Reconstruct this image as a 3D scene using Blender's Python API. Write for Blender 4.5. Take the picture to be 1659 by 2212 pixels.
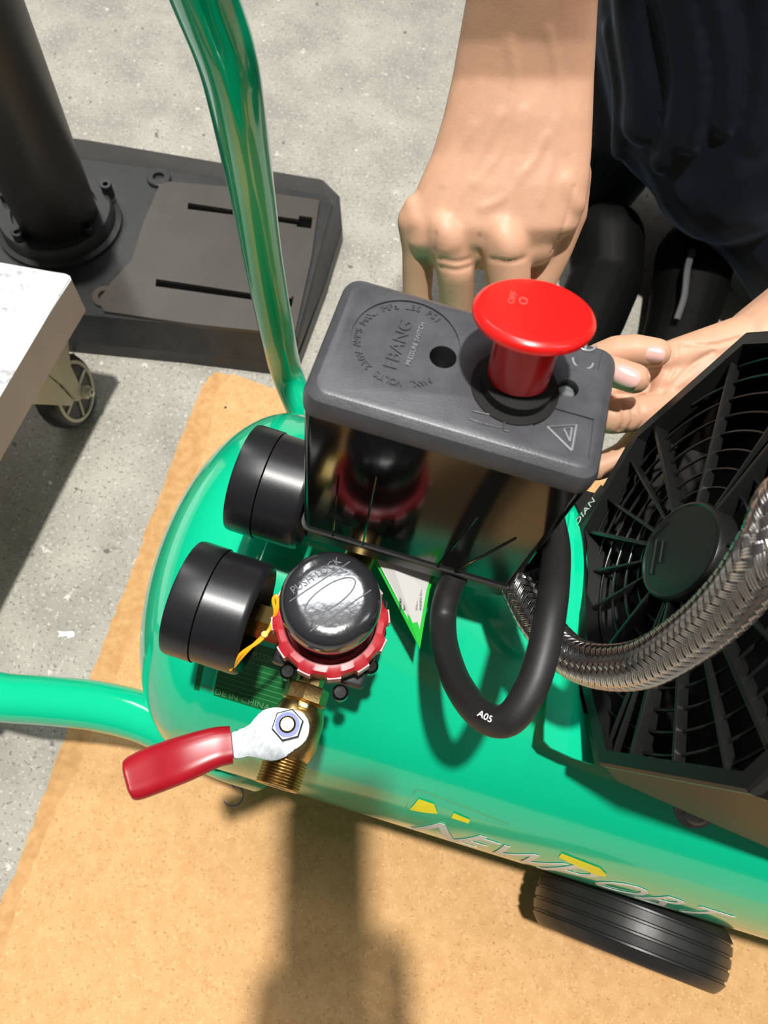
import bpy, bmesh, math, random
import numpy as np
from mathutils import Vector, Matrix
random.seed(7)
for o in list(bpy.data.objects): bpy.data.objects.remove(o)
SC = bpy.context.scene
COL = SC.collection
# ------------------------------------------------------------------ camera
FPX, CAMH, CX, CY = 1600.0, 0.66, 829.5, 1106.0
NADIR, SLOPE = (720.0, 1800.0), 0.312
def _n(v): v = np.array(v, float); return v/np.linalg.norm(v)
_d = _n([NADIR[0]-CX, NADIR[1]-CY, FPX]); _z = -_d
_x = np.array([1, SLOPE, 0.]); _x = _n(_x-(_x@_d)*_d)
MC = np.array([_x, np.cross(_z, _x), _z])            # camera (right, down, forward) -> world
CAM = np.array([0., 0., CAMH])
def ray(px, py): return MC@np.array([px-CX, py-CY, FPX])
def P(px, py, z):
    r = ray(px, py); return CAM+r*(z-CAMH)/r[2]
def PD(px, py, dep): return CAM+ray(px, py)/FPX*dep
def hitplane(px, py, o, n):
    r = ray(px, py); return CAM+r*((np.array(o)-CAM)@n)/(r@n)
cd = bpy.data.cameras.new('camera'); cam = bpy.data.objects.new('camera', cd); COL.objects.link(cam)
R = Matrix([[MC[i][0], -MC[i][1], -MC[i][2]] for i in range(3)]).to_4x4()
cam.matrix_world = Matrix.Translation(Vector(CAM))@R
cd.sensor_fit = 'VERTICAL'; cd.sensor_height = 36.0; cd.lens = 36.0*FPX/2212.0
cd.clip_start = 0.01; cd.clip_end = 50
cd.dof.use_dof = True; cd.dof.focus_distance = 0.36; cd.dof.aperture_fstop = 16
SC.camera = cam
# ------------------------------------------------------------------ light, world, exposure
W = bpy.data.worlds.new('hall'); SC.world = W; W.use_nodes = True
nt = W.node_tree; bg = nt.nodes['Background']
tc = nt.nodes.new('ShaderNodeTexCoord'); sx = nt.nodes.new('ShaderNodeSeparateXYZ'); rp = nt.nodes.new('ShaderNodeValToRGB')
nt.links.new(tc.outputs['Generated'], sx.inputs[0]); nt.links.new(sx.outputs['Z'], rp.inputs[0]); nt.links.new(rp.outputs[0], bg.inputs[0])
rp.color_ramp.elements[0].color = (.09, .08, .07, 1); rp.color_ramp.elements[0].position = 0.0
rp.color_ramp.elements[1].color = (.42, .42, .42, 1); rp.color_ramp.elements[1].position = 0.8
bg.inputs[1].default_value = 0.36
def area(name, loc, tgt, size, power, col=(1, 1, 1), sy=None):
    l = bpy.data.lights.new(name, 'AREA'); l.size = size; l.energy = power; l.color = col
    if sy: l.shape = 'RECTANGLE'; l.size_y = sy
    else: l.shape = 'DISK'
    o = bpy.data.objects.new(name, l); COL.objects.link(o); o.location = loc
    o.rotation_euler = (Vector(tgt)-Vector(loc)).to_track_quat('-Z', 'Y').to_euler(); return o
area('ceiling_lamp', (0.0, 0.05, 4.2), (0, .15, 0), 0.15, 215, (1, .97, .92))
area('ceiling_panel', (-.40, 1.30, 4.2), (0, .2, .1), 1.5, 44, (.93, .96, 1), .45)
area('strip_lamp', (-2.0, 2.4, 3.2), (0, .2, .1), 0.35, 26, (1, .98, .95), 1.6)
area('strip_lamp', (2.2, 0.4, 3.2), (0, .2, .1), 0.35, 9, (1, .98, .95), 1.6)
SC.view_settings.view_transform = 'Standard'; SC.view_settings.look = 'None'
SC.view_settings.exposure = 0.0; SC.view_settings.gamma = 1.0; SC.view_settings.use_curve_mapping = False
# ------------------------------------------------------------------ materials
def mat(name, col, rough=.5, metal=0., bump=0., bscale=200., col2=None, nscale=30., coat=0., sss=0., spec=.5, detail=6., ramp=(.35, .65), rvar=0.):
    m = bpy.data.materials.new(name); m.use_nodes = True; t = m.node_tree; b = t.nodes['Principled BSDF']
    b.inputs['Base Color'].default_value = (*col, 1); b.inputs['Roughness'].default_value = rough; b.inputs['Metallic'].default_value = metal
    b.inputs['Specular IOR Level'].default_value = spec
    if coat: b.inputs['Coat Weight'].default_value = coat; b.inputs['Coat Roughness'].default_value = .03
    if sss:
        b.inputs['Subsurface Weight'].default_value = sss; b.inputs['Subsurface Radius'].default_value = (1, .35, .2); b.inputs['Subsurface Scale'].default_value = .004
    geo = t.nodes.new('ShaderNodeNewGeometry'); pos = geo.outputs['Position']
    if col2 is not None or rvar:
        n = t.nodes.new('ShaderNodeTexNoise'); n.inputs['Scale'].default_value = nscale; n.inputs['Detail'].default_value = detail; n.inputs['Roughness'].default_value = .6
        t.links.new(pos, n.inputs['Vector'])
        r = t.nodes.new('ShaderNodeValToRGB'); r.color_ramp.elements[0].position = ramp[0]; r.color_ramp.elements[1].position = ramp[1]
        t.links.new(n.outputs['Fac'], r.inputs[0])
        if col2 is not None:
            r.color_ramp.elements[0].color = (*col, 1); r.color_ramp.elements[1].color = (*col2, 1); t.links.new(r.outputs[0], b.inputs['Base Color'])
        if rvar:
            mr = t.nodes.new('ShaderNodeMapRange'); mr.inputs[3].default_value = rough; mr.inputs[4].default_value = rough+rvar
            t.links.new(n.outputs['Fac'], mr.inputs[0]); t.links.new(mr.outputs[0], b.inputs['Roughness'])
    if bump:
        n2 = t.nodes.new('ShaderNodeTexNoise'); n2.inputs['Scale'].default_value = bscale; n2.inputs['Detail'].default_value = 3
        t.links.new(pos, n2.inputs['Vector']); bn = t.nodes.new('ShaderNodeBump'); bn.inputs['Strength'].default_value = bump; bn.inputs['Distance'].default_value = .0003
        t.links.new(n2.outputs['Fac'], bn.inputs['Height']); t.links.new(bn.outputs[0], b.inputs['Normal'])
    m['b'] = 1
    return m
def add_spots(m, scale, thr, colour, voronoi=True, seed=0.):
    """small marks of their own colour (chips, flecks, pits) mixed into the base colour"""
    t = m.node_tree; b = t.nodes['Principled BSDF']; geo = t.nodes.new('ShaderNodeNewGeometry')
    mp = t.nodes.new('ShaderNodeMapping'); mp.inputs['Location'].default_value = (seed, seed*.7, 0); t.links.new(geo.outputs['Position'], mp.inputs[0])
    n = t.nodes.new('ShaderNodeTexNoise'); n.inputs['Scale'].default_value = scale; n.inputs['Detail'].default_value = 2.; n.inputs['Roughness'].default_value = .7
    t.links.new(mp.outputs[0], n.inputs['Vector'])
    r = t.nodes.new('ShaderNodeMapRange'); r.inputs[1].default_value = thr; r.inputs[2].default_value = thr+.04; t.links.new(n.outputs['Fac'], r.inputs[0])
    mx = t.nodes.new('ShaderNodeMix'); mx.data_type = 'RGBA'; mx.inputs[7].default_value = (*colour, 1); t.links.new(r.outputs[0], mx.inputs[0])
    old = b.inputs['Base Color']
    if old.links: t.links.new(old.links[0].from_socket, mx.inputs[6])
    else: mx.inputs[6].default_value = old.default_value
    t.links.new(mx.outputs[2], b.inputs['Base Color']); return m
M_ = {}
M_['green'] = mat('green_enamel', (.002, .55, .28), .12, coat=.6, bump=.04, bscale=60)
M_['floor'] = mat('concrete', (.31, .295, .255), .75, bump=1., bscale=260, col2=(.45, .43, .37), nscale=14, detail=12)
add_spots(M_['floor'], 60, .67, (.62, .60, .54)); add_spots(M_['floor'], 45, .68, (.14, .13, .12), seed=3.1); add_spots(M_['floor'], 260, .60, (.55, .53, .47), seed=5.); add_spots(M_['floor'], 300, .60, (.20, .19, .17), seed=8.)
M_['card'] = mat('brown_card', (.60, .335, .135), .8, bump=.9, bscale=800, col2=(.68, .40, .175), nscale=90, detail=8)
add_spots(M_['card'], 420, .60, (.74, .46, .22)); add_spots(M_['card'], 380, .62, (.50, .26, .10), seed=4.)
M_['cardedge'] = mat('torn_card', (.50, .27, .10), .85, bump=.5, bscale=500, col2=(.62, .36, .15), nscale=140)
M_['black'] = mat('black_plastic', (.012, .012, .014), .32, bump=.05, bscale=900)
M_['gloss'] = mat('black_gloss', (.006, .006, .006), .09, spec=.5, rvar=.06, nscale=40)
M_['cap'] = mat('black_textured', (.055, .057, .064), .36, bump=.25, bscale=1500, col2=(.075, .077, .085), nscale=120)
M_['knob'] = mat('black_knob', (.020, .021, .024), .10, bump=.22, bscale=420, rvar=.12, nscale=200, spec=.9, coat=.5)
M_['shroud'] = mat('black_shroud', (.011, .011, .011), .3, bump=.1, bscale=800)
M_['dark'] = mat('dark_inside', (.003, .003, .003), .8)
M_['red'] = mat('red_button', (.85, .012, .010), .28, coat=.3, sss=.1)
M_['redr'] = mat('red_ring', (.40, .008, .015), .35, col2=(.46, .03, .04), nscale=300)
M_['pink'] = mat('highlight_pink', (.75, .38, .40), .4)  # pale pink: highlight on the lock ring teeth put into the colour
M_['grip'] = mat('red_vinyl', (.30, .004, .012), .33, col2=(.36, .006, .014), nscale=60)
M_['brass'] = mat('brass', (.62, .44, .17), .32, metal=1, bump=.3, bscale=900, col2=(.50, .36, .15), nscale=200)
M_['brassp'] = mat('polished_brass', (.80, .60, .22), .16, metal=1)
M_['zinc'] = mat('zinc_plate', (.15, .16, .165), .5, metal=1, bump=.5, bscale=500, col2=(.27, .29, .30), nscale=120)
M_['steel'] = mat('steel_wire', (.74, .72, .70), .24, metal=1)
M_['blue'] = mat('blue_nylon', (.03, .06, .32), .4)
M_['cable'] = mat('cable_rubber', (.016, .016, .016), .42, bump=.12, bscale=900, rvar=.15, nscale=150)
M_['tyre'] = mat('tyre_rubber', (.018, .018, .017), .30, bump=.2, bscale=200, rvar=.2, nscale=40)
M_['iron'] = mat('cast_iron_paint', (.020, .021, .022), .45, bump=.6, bscale=330, col2=(.030, .030, .030), nscale=50)
M_['ironm'] = mat('machined_iron', (.050, .043, .036), .45, bump=.2, bscale=300, col2=(.070, .062, .052), nscale=9)
M_['white'] = mat('worn_white_paint', (.60, .61, .62), .55, bump=.25, bscale=130, col2=(.68, .69, .70), nscale=20)
add_spots(M_['white'], 75, .62, (.42, .43, .44)); add_spots(M_['white'], 22, .66, (.52, .53, .54), seed=2.)
M_['edge'] = mat('greyed_pink_edge', (.44, .36, .34), .6, bump=.2, bscale=100, col2=(.50, .42, .40), nscale=12)
M_['cream'] = mat('cream_paint', (.60, .57, .45), .4, bump=.2, bscale=90, col2=(.52, .49, .38), nscale=40)
M_['skin'] = mat('skin', (.60, .335, .215), .52, bump=.3, bscale=600, col2=(.68, .39, .25), nscale=35, sss=.25, detail=5)
add_spots(M_['skin'], 55, .72, (.50, .25, .15))
M_['palm'] = mat('palm_skin', (.72, .36, .27), .5, bump=.25, bscale=500, col2=(.74, .44, .30), nscale=40, sss=.25)
M_['nail'] = mat('nail', (.78, .46, .42), .25, sss=.2)
M_['navy'] = mat('navy_cloth', (.0012, .0022, .005), .6, spec=.22, bump=.3, bscale=800, col2=(.0025, .0045, .010), nscale=20)
_b = M_['navy'].node_tree.nodes['Principled BSDF']; _b.inputs['Sheen Weight'].default_value = .8; _b.inputs['Sheen Tint'].default_value = (.35, .5, .8, 1); _b.inputs['Sheen Roughness'].default_value = .35
M_['shoe'] = mat('black_shoe', (.0025, .0025, .0025), .6, spec=.15, bump=.2, bscale=400)
M_['shoet'] = mat('grey_trim', (.07, .065, .07), .6)
M_['yellow'] = mat('yellow_tie', (.90, .42, .01), .4, sss=.1)
M_['ltyel'] = mat('yellow_print', (.90, .80, .01), .35)
M_['wprint'] = mat('white_print', (.70, .72, .68), .3)
M_['dgreen'] = mat('dark_green_sticker', (.010, .135, .035), .18, coat=.4)
M_['lprint'] = mat('pale_green_print', (.12, .30, .14), .3)
M_['tagw'] = mat('tag_paper', (.62, .62, .60), .5)
M_['tagg'] = mat('tag_green', (.02, .55, .05), .4)
M_['ink'] = mat('black_ink', (.03, .03, .03), .5)
M_['bink'] = mat('blue_ink', (.06, .10, .26), .6)
M_['paper'] = mat('paper_scrap', (.85, .85, .83), .8)
# ------------------------------------------------------------------ object helpers
WL = {}
def _wl(p): return WL.get(p.name, Vector((0, 0, 0))) if p else Vector((0, 0, 0))
def link_mesh(name, me, m, parent=None, smooth=True, base=False):
    n = len(me.vertices); co = np.empty(n*3); me.vertices.foreach_get('co', co); co = co.reshape(-1, 3)
    lo, hi = co.min(0), co.max(0); c = (lo+hi)/2
    if base: c[2] = lo[2]
    co -= c; me.vertices.foreach_set('co', co.ravel()); me.update()
    o = bpy.data.objects.new(name, me); COL.objects.link(o)
    if parent: o.parent = parent
    o.location = Vector(c)-_wl(parent); WL[o.name] = Vector(c)
    ms = m if isinstance(m, (list, tuple)) else [m]
    if not me.materials:
        for q in ms: me.materials.append(q)
    if smooth is not None:
        for p in me.polygons: p.use_smooth = bool(smooth)
        if smooth:
            try: me.set_sharp_from_angle(angle=math.radians(smooth if smooth > 1 else 35))
            except Exception: pass
    return o
def obj(name, bm, m, parent=None, smooth=True, base=False):
    me = bpy.data.meshes.new(name); bmesh.ops.recalc_face_normals(bm, faces=bm.faces); bm.to_mesh(me); bm.free()
    return link_mesh(name, me, m, parent, smooth, base)
def empty(name, loc, label, cat, group=None):
    o = bpy.data.objects.new(name, None); COL.objects.link(o); o.location = Vector(loc); WL[o.name] = Vector(loc)
    o.empty_display_size = .05; return tag(o, label, cat, group)
def tag(o, label, cat, group=None):
    o['label'] = label; o['category'] = cat
    if group: o['group'] = group
    return o
def struct(o): o['kind'] = 'structure'; return o
def frame_of(axis, up=(0, 0, 1)):
    a = _n(axis); u = np.array(up, float)
    if abs(a@_n(u)) > .95: u = np.array([1., 0, 0])
    s = _n(np.cross(u, a)); t = np.cross(a, s); return s, t, a
def lathe(bm, o, axis, prof, seg=48, up=(0, 0, 1), rfun=None, caps=True):
    """prof: list of (radius, distance along the axis)"""
    s, t, a = frame_of(axis, up); o = np.array(o, float); rings = []
    for k, (r, h) in enumerate(prof):
        ring = []
        for i in range(seg):
            th = 2*math.pi*i/seg; rr = r*(rfun(k, i) if rfun else 1)
            ring.append(bm.verts.new(o+a*h+(s*math.cos(th)+t*math.sin(th))*rr))
        rings.append(ring)
    for A, B in zip(rings[:-1], rings[1:]):
        for i in range(seg):
            j = (i+1) % seg; bm.faces.new((A[i], A[j], B[j], B[i]))
    if caps:
        bm.faces.new(rings[0][::-1]); bm.faces.new(rings[-1])
    return bm
def poly_prism(bm, pts, off, cap=True, mi=0, mi_side=None):
    """pts: 3-D outline, off: 3-D extrusion"""
    off = np.array(off, float)
    A = [bm.verts.new(np.array(p, float)) for p in pts]; B = [bm.verts.new(np.array(p, float)+off) for p in pts]
    fs = []
    if cap:
        f = bm.faces.new(A); f.material_index = mi; f2 = bm.faces.new(B[::-1]); f2.material_index = mi
    n = len(A)
    for i in range(n):
        j = (i+1) % n; f = bm.faces.new((A[j], A[i], B[i], B[j])); f.material_index = mi if mi_side is None else mi_side
    return bm
def box(bm, c, h, R=None, bev=0., seg=2):
    c = np.array(c, float); R = np.eye(3) if R is None else np.array(R)
    vs = [bm.verts.new(c+R@(np.array([sx, sy, sz])*h)) for sx in (-1, 1) for sy in (-1, 1) for sz in (-1, 1)]
    F = [(0, 1, 3, 2), (4, 6, 7, 5), (0, 4, 5, 1), (2, 3, 7, 6), (0, 2, 6, 4), (1, 5, 7, 3)]
    fs = [bm.faces.new([vs[i] for i in f]) for f in F]
    if bev:
        es = list({e for f in fs for e in f.edges}); bmesh.ops.bevel(bm, geom=es, offset=bev, segments=seg, profile=.5, affect='EDGES')
    return bm
def spline(pts, n=12):
    """Catmull-Rom through points of any dimension"""
    p = [np.array(q, float) for q in pts]; p = [2*p[0]-p[1]]+p+[2*p[-1]-p[-2]]; out = []
    for i in range(1, len(p)-2):
        for k in range(n):
            t = k/n; a, b, c, d = p[i-1], p[i], p[i+1], p[i+2]
            out.append(.5*((2*b)+(-a+c)*t+(2*a-5*b+4*c-d)*t*t+(-a+3*b-3*c+d)*t**3))
    out.append(p[-2]); return out
def frames(path):
    path = [np.array(q[:3]) for q in path]; T = []
    for i in range(len(path)):
        a = path[max(0, i-1)]; b = path[min(len(path)-1, i+1)]; T.append(_n(b-a))
    s, t, _ = frame_of(T[0]); S = [s]
    for i in range(1, len(path)):
        s = S[-1]-(S[-1]@T[i])*T[i]; S.append(_n(s))
    return path, T, S, [np.cross(T[i], S[i]) for i in range(len(path))]
def tube(bm, path, r, seg=20, flat=1., ends=True):
    rad = [q[3] if len(q) > 3 else r for q in path]; p, T, S, B = frames(path); rings = []
    for i in range(len(p)):
        rings.append([bm.verts.new(p[i]+rad[i]*(math.cos(2*math.pi*k/seg)*S[i]+flat*math.sin(2*math.pi*k/seg)*B[i])) for k in range(seg)])
    for A, Bq in zip(rings[:-1], rings[1:]):
        for k in range(seg):
            j = (k+1) % seg; bm.faces.new((A[k], A[j], Bq[j], Bq[k]))
    if ends: bm.faces.new(rings[0][::-1]); bm.faces.new(rings[-1])
    return bm
def bake(o):
    dg = bpy.context.evaluated_depsgraph_get(); me = bpy.data.meshes.new_from_object(o.evaluated_get(dg)); old = o.data
    o.modifiers.clear(); o.data = me; me.name = o.name
    if old.users == 0: bpy.data.meshes.remove(old) if isinstance(old, bpy.types.Mesh) else None
    return o
def cut(o, cutter_bm):
    """carve recesses out of o with the cutter mesh, then drop the cutter"""
    me = bpy.data.meshes.new('c'); bmesh.ops.recalc_face_normals(cutter_bm, faces=cutter_bm.faces); cutter_bm.to_mesh(me); cutter_bm.free()
    me.materials.append(o.data.materials[0])
    c = bpy.data.objects.new('c', me); COL.objects.link(c)
    md = o.modifiers.new('b', 'BOOLEAN'); md.operation = 'DIFFERENCE'; md.object = c; md.solver = 'EXACT'
    bpy.context.view_layer.update(); bake(o); bpy.data.objects.remove(c); bpy.data.meshes.remove(me)
    try: o.data.set_sharp_from_angle(angle=math.radians(30))
    except Exception: pass
    return o
def text_bm(s, size, depth=.0003, fr=None, align='CENTER', spacing=1., shear=0., sub=0):
    """lettering as a bmesh; fr(x,y,z)->world maps it onto its surface"""
    cu = bpy.data.curves.new('t', 'FONT'); cu.body = s; cu.size = size; cu.extrude = depth; cu.align_x = align; cu.align_y = 'CENTER'; cu.space_character = spacing; cu.shear = shear
    cu.resolution_u = 3
    o = bpy.data.objects.new('t', cu); COL.objects.link(o); dg = bpy.context.evaluated_depsgraph_get()
    me = bpy.data.meshes.new_from_object(o.evaluated_get(dg)); bm = bmesh.new(); bm.from_mesh(me)
    bpy.data.objects.remove(o); bpy.data.meshes.remove(me); bpy.data.curves.remove(cu)
    if sub:
        bmesh.ops.triangulate(bm, faces=bm.faces)
        es = [e for e in bm.edges if e.calc_length() > sub]
        for _ in range(3):
            if not es: break
            bmesh.ops.subdivide_edges(bm, edges=es, cuts=1); bmesh.ops.triangulate(bm, faces=bm.faces); es = [e for e in bm.edges if e.calc_length() > sub]
    if fr:
        for v in bm.verts: v.co = Vector(fr(*v.co))
    return bm
def join_bm(dst, src):
    me = bpy.data.meshes.new('j'); src.to_mesh(me); src.free(); dst.from_mesh(me); bpy.data.meshes.remove(me); return dst
def chain(l): return [(l[i][0], l[i][1], l[i+1][0], l[i+1][1]) for i in range(len(l)-1)]
def flesh(name, caps, m, parent, vox=.0016, smooth=6, base=False, loft_rings=None):
    """one continuous surface grown over tapered limbs: caps = [(p0, r0, p1, r1), ...]"""
    bm = bmesh.new()
    if loft_rings: loft(loft_rings, bm)
    for p0, r0, p1, r1 in caps:
        p0 = np.array(p0, float); p1 = np.array(p1, float); L = np.linalg.norm(p1-p0)
        if L < 1e-6: p1 = p0+np.array([0, 0, 1e-5]); L = 1e-5
        prof = []
        for k in range(7):
            t = math.pi/2*k/6; prof.append((max(r0*math.sin(t), 1e-5), -r0*math.cos(t)))
        for k in range(7):
            t = math.pi/2*k/6; prof.append((max(r1*math.cos(t), 1e-5), L+r1*math.sin(t)))
        lathe(bm, p0, p1-p0, prof, seg=18)
    o = obj(name, bm, m, parent, base=base)
    md = o.modifiers.new('r', 'REMESH'); md.mode = 'VOXEL'; md.voxel_size = vox; md.use_smooth_shade = True
    if smooth:
        s = o.modifiers.new('s', 'SMOOTH'); s.factor = .5; s.iterations = smooth
    bpy.context.view_layer.update(); bake(o)
    for p in o.data.polygons: p.use_smooth = True
    return o
from mathutils.bvhtree import BVHTree
def surf(o):
    me = o.data; off = WL[o.name]
    return BVHTree.FromPolygons([v.co+off for v in me.vertices], [tuple(p.vertices) for p in me.polygons])
def ridge(bv, pxs, r, proud, n=5):
    """a soft ridge lying in a surface, following the line seen at pxs"""
    out = []; rs = r if isinstance(r, (list, tuple)) else [r]*len(pxs)
    for q in spline([np.array([a, b, w]) for (a, b), w in zip(pxs, rs)], n):
        d = _n(ray(q[0], q[1])); h = bv.ray_cast(Vector(CAM), Vector(d))
        if h[0] is not None: out.append((np.array(h[0])+d*(q[2]-proud), q[2]))
    return chain(out)
def drop(o):
    me = o.data; bpy.data.objects.remove(o); bpy.data.meshes.remove(me)
class Frame:
    def __init__(s, o, R): s.o = np.array(o, float); s.R = np.array(R, float)
    def __call__(s, x, y, z=0.): return s.o+s.R@np.array([x, y, z])
    def hit(s, px, py, z=0.):
        q = hitplane(px, py, s(0, 0, z), s.R[:, 2]); return s.R.T@(q-s.o)
#@@STRUCTURE
# ================================================================== FLOOR
bm = bmesh.new(); box(bm, (-.2, .9, -.05), (2.2, 2.2, .05)); struct(obj('floor', bm, M_['floor'], smooth=False))
# ================================================================== CARDBOARD SHEET
out_px = [(468, 806), (455, 815), (432, 850), (410, 905), (385, 965), (352, 1060), (322, 1130), (300, 1200), (275, 1262), (243, 1345), (212, 1425), (180, 1500), (150, 1570), (112, 1672), (80, 1760), (40, 1870), (0, 1962), (-90, 2180), (-200, 2480)]
inn_px = [(500, 812), (470, 850), (462, 900), (440, 985), (418, 1040), (405, 1085), (372, 1160), (355, 1230), (335, 1290), (318, 1340), (290, 1395), (262, 1440), (240, 1490), (210, 1560), (180, 1640), (150, 1700), (108, 1790), (70, 1880), (40, 1960), (10, 2060), (-60, 2220), (-150, 2520)]
def wob(pts, z, n, amp):
    q = spline([P(a, b, z) for a, b in pts], n)
    return [v+np.array([random.gauss(0, amp), random.gauss(0, amp), 0]) for v in q]
sh = empty('cardboard_sheet', (.1, .1, 0), 'brown cardboard sheet spread on the concrete under the green compressor', 'cardboard')
low = wob(out_px, 0, 5, .0006); hi_ = wob(inn_px, 0, 5, .0005)
right = [(.75, -.42, 0), (.75, .385, 0)]; far = [np.array([x, .388+.002*math.sin(x*40), 0]) for x in np.linspace(.7, -.22, 30)]
for nm, poly, z0, z1 in (('bottom_ply', low+[np.array(p) for p in right]+far, .0003, .0022), ('top_ply', hi_+[np.array(p)-np.array([0, .001, 0]) for p in right]+[p-np.array([0, .001, 0]) for p in far if p[0] > -.21], .0022, .0036)):
    bm = bmesh.new(); poly_prism(bm, [np.array([p[0], p[1], z0]) for p in poly], (0, 0, z1-z0)); obj(nm, bm, M_['cardedge' if nm == 'bottom_ply' else 'card'], sh, smooth=False)
# printed rotation arrow
bm = bmesh.new(); cc = P(503, 1718, .0037); rr = .0085
pts = [cc+rr*np.array([math.cos(t), math.sin(t)*.95, 0]) for t in np.linspace(math.radians(-130), math.radians(105), 24)]
tube(bm, pts, .0005, 6, flat=.2)
tip = pts[-1]; poly_prism(bm, [tip+np.array([-.0035, .0005, 0]), tip+np.array([.001, .003, 0]), tip+np.array([.0012, -.0026, 0])], (0, 0, .0001)); obj('printed_arrow', bm, M_['bink'], sh)
bm = bmesh.new()
for i in range(46):                                   # pressed crease running down the sheet
    yy = 1880+i*7.4+random.uniform(-2, 2); xx = 1030+random.uniform(-3, 4)
    a = P(xx-4, yy, .0037); b_ = P(xx+4+random.uniform(0, 5), yy+2, .0037)
    if random.random() < .7: tube(bm, [a, b_], .00022, 5)
o = obj('crease', bm, M_['cardedge'], sh); o['kind'] = 'stuff'
bm = bmesh.new(); c0 = P(487, 880, .0037); lathe(bm, c0, (0, 0, 1), [(.0014, 0), (.0012, .0001)], 10); obj('puncture', bm, M_['dark'], sh)
# ================================================================== PAPER SCRAPS
def scrap(px, py, z, pts, label):
    c = P(px, py, z+.0006); bm = bmesh.new()
    poly_prism(bm, [P(px+a, py+b, z+.0004) for a, b in pts], (0, 0, .0005)); tag(obj('paper_scrap', bm, M_['paper'], smooth=False), label, 'paper scrap')
scrap(143, 1368, 0, [(-18, -5), (-14, 2), (-17, 8), (2, 6), (3, 11), (17, 8), (19, 2), (15, -5), (-2, -3)], 'torn white paper scrap on the concrete left of the cardboard')
scrap(109, 1043, 0, [(-4, -4), (-2, 4), (4, 4), (3, -3)], 'tiny white paper fleck lying in the shadow of the white platform')
#@@MACHINE BASE
# ================================================================== DRILL COLUMN ON ITS BASE
BZ = .05
dr = empty('machine_column', P(140, 500, 0), 'dark grey cast iron machine column on a slotted rectangular base', 'machine stand')
topc = [P(-260, 275, BZ), P(195, 344, BZ), P(460, 382, BZ), P(690, 418, BZ), P(712, 425, BZ), P(722, 440, BZ), P(680, 600, BZ), P(645, 732, BZ), P(400, 705, BZ), P(150, 680, BZ), P(-400, 600, BZ)]
flo = [P(-260, 275, 0), P(195, 330, 0), P(460, 375, 0), P(700, 415, 0), P(735, 450, 0), P(741, 520, 0), P(705, 640, 0), P(640, 815, 0), P(400, 785, 0), P(150, 760, 0), P(-400, 700, 0)]
cen = sum(topc)/len(topc)
bm = bmesh.new(); rings = []
for arr, z, k in ((flo, 0, 1.), (flo, .018, .995), (flo, .020, .985), (None, .045, 1.), (topc, BZ, .985)):
    if arr is None: pts = [np.array([t[0], t[1], .045]) for t in topc]
    else: pts = [np.array([cen[0]+(t[0]-cen[0])*k, cen[1]+(t[1]-cen[1])*k, z]) for t in arr]
    rings.append([bm.verts.new(p) for p in pts])
n = len(topc)
for A, B in zip(rings[:-1], rings[1:]):
    for i in range(n): j = (i+1) % n; bm.faces.new((A[i], A[j], B[j], B[i]))
bm.faces.new(rings[0][::-1]); bm.faces.new(rings[-1])
base_o = obj('base', bm, M_['iron'], dr, smooth=False)
def zpts(l, z): return [P(a, b, z) for a, b in l]
PZ = BZ+.004
plate = [(345, 398), (365, 392), (480, 402), (690, 432), (672, 560), (636, 722), (420, 700), (225, 672), (212, 650), (240, 610), (285, 560), (310, 480)]
bm = bmesh.new(); poly_prism(bm, zpts(plate, PZ), (0, 0, -.006)); pl = obj('machined_plate', bm, M_['ironm'], dr, smooth=False)
bm = bmesh.new()
for s in ([(405, 433), (520, 451), (645, 469), (646, 461), (675, 465), (672, 489), (640, 485), (641, 481), (515, 461), (404, 447)], [(336, 598), (540, 629), (628, 640), (634, 634), (630, 658), (600, 656), (535, 642), (334, 614)]):
    poly_prism(bm, zpts(s, PZ+.003), (0, 0, -.030))
cut(pl, bm)
bm = bmesh.new()
for s in ([(405, 433), (520, 451), (645, 469), (646, 461), (675, 465), (672, 489), (640, 485), (641, 481), (515, 461), (404, 447)], [(336, 598), (540, 629), (628, 640), (634, 634), (630, 658), (600, 656), (535, 642), (334, 614)]):
    poly_prism(bm, zpts(s, PZ+.003), (0, 0, -.030))
for a, b in ((344, 388), (228, 644)):
    lathe(bm, P(a, b, PZ+.01), (0, 0, -1), [(.0052, 0), (.0052, .03)], 16)
cut(base_o, bm)
for a, b in ((344, 388), (228, 644)):
    bm = bmesh.new(); o_ = P(a, b, BZ)
    prof = [(.0062, -.002), (.0128, -.002), (.0128, .0035), (.0118, .0042), (.0062, .0042)]
    lathe(bm, o_, (0, 0, 1), prof+[prof[0]], 28, caps=False); obj('bolt_lug', bm, M_['iron' if b < 500 else 'ironm'], dr)
    if b > 500:
        pass
# flange and column
fc = P(131, 483, BZ); bm = bmesh.new()
lathe(bm, fc, (0, 0, 1), [(.063, 0), (.063, .005), (.0575, .006), (.0565, .018), (.055, .020), (.043, .020), (.043, .014)], 64); obj('flange', bm, M_['iron'], dr)
cb = P(122, 458, BZ+.020); ct = PD(-135, -130, .455)
bm = bmesh.new(); ax = ct-cb; L = np.linalg.norm(ax)
lathe(bm, cb-_n(ax)*.006, ax, [(.0395, 0), (.0395, .02), (.0385, L*.5), (.037, L)], 64); obj('column', bm, mat('dark_column', (.016, .015, .014), .36, bump=.2, bscale=500, rvar=.1), dr)
for a, b in ((233, 413), (192, 503), (44, 516), (15, 430)):
    q = P(a, b, BZ+.020); bm = bmesh.new(); lathe(bm, q, (0, 0, 1), [(.0058, -.006), (.0058, .009), (.0052, .0095), (.003, .0095), (.003, .005)], 20); obj('socket_bolt', bm, M_['black'], dr)
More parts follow.
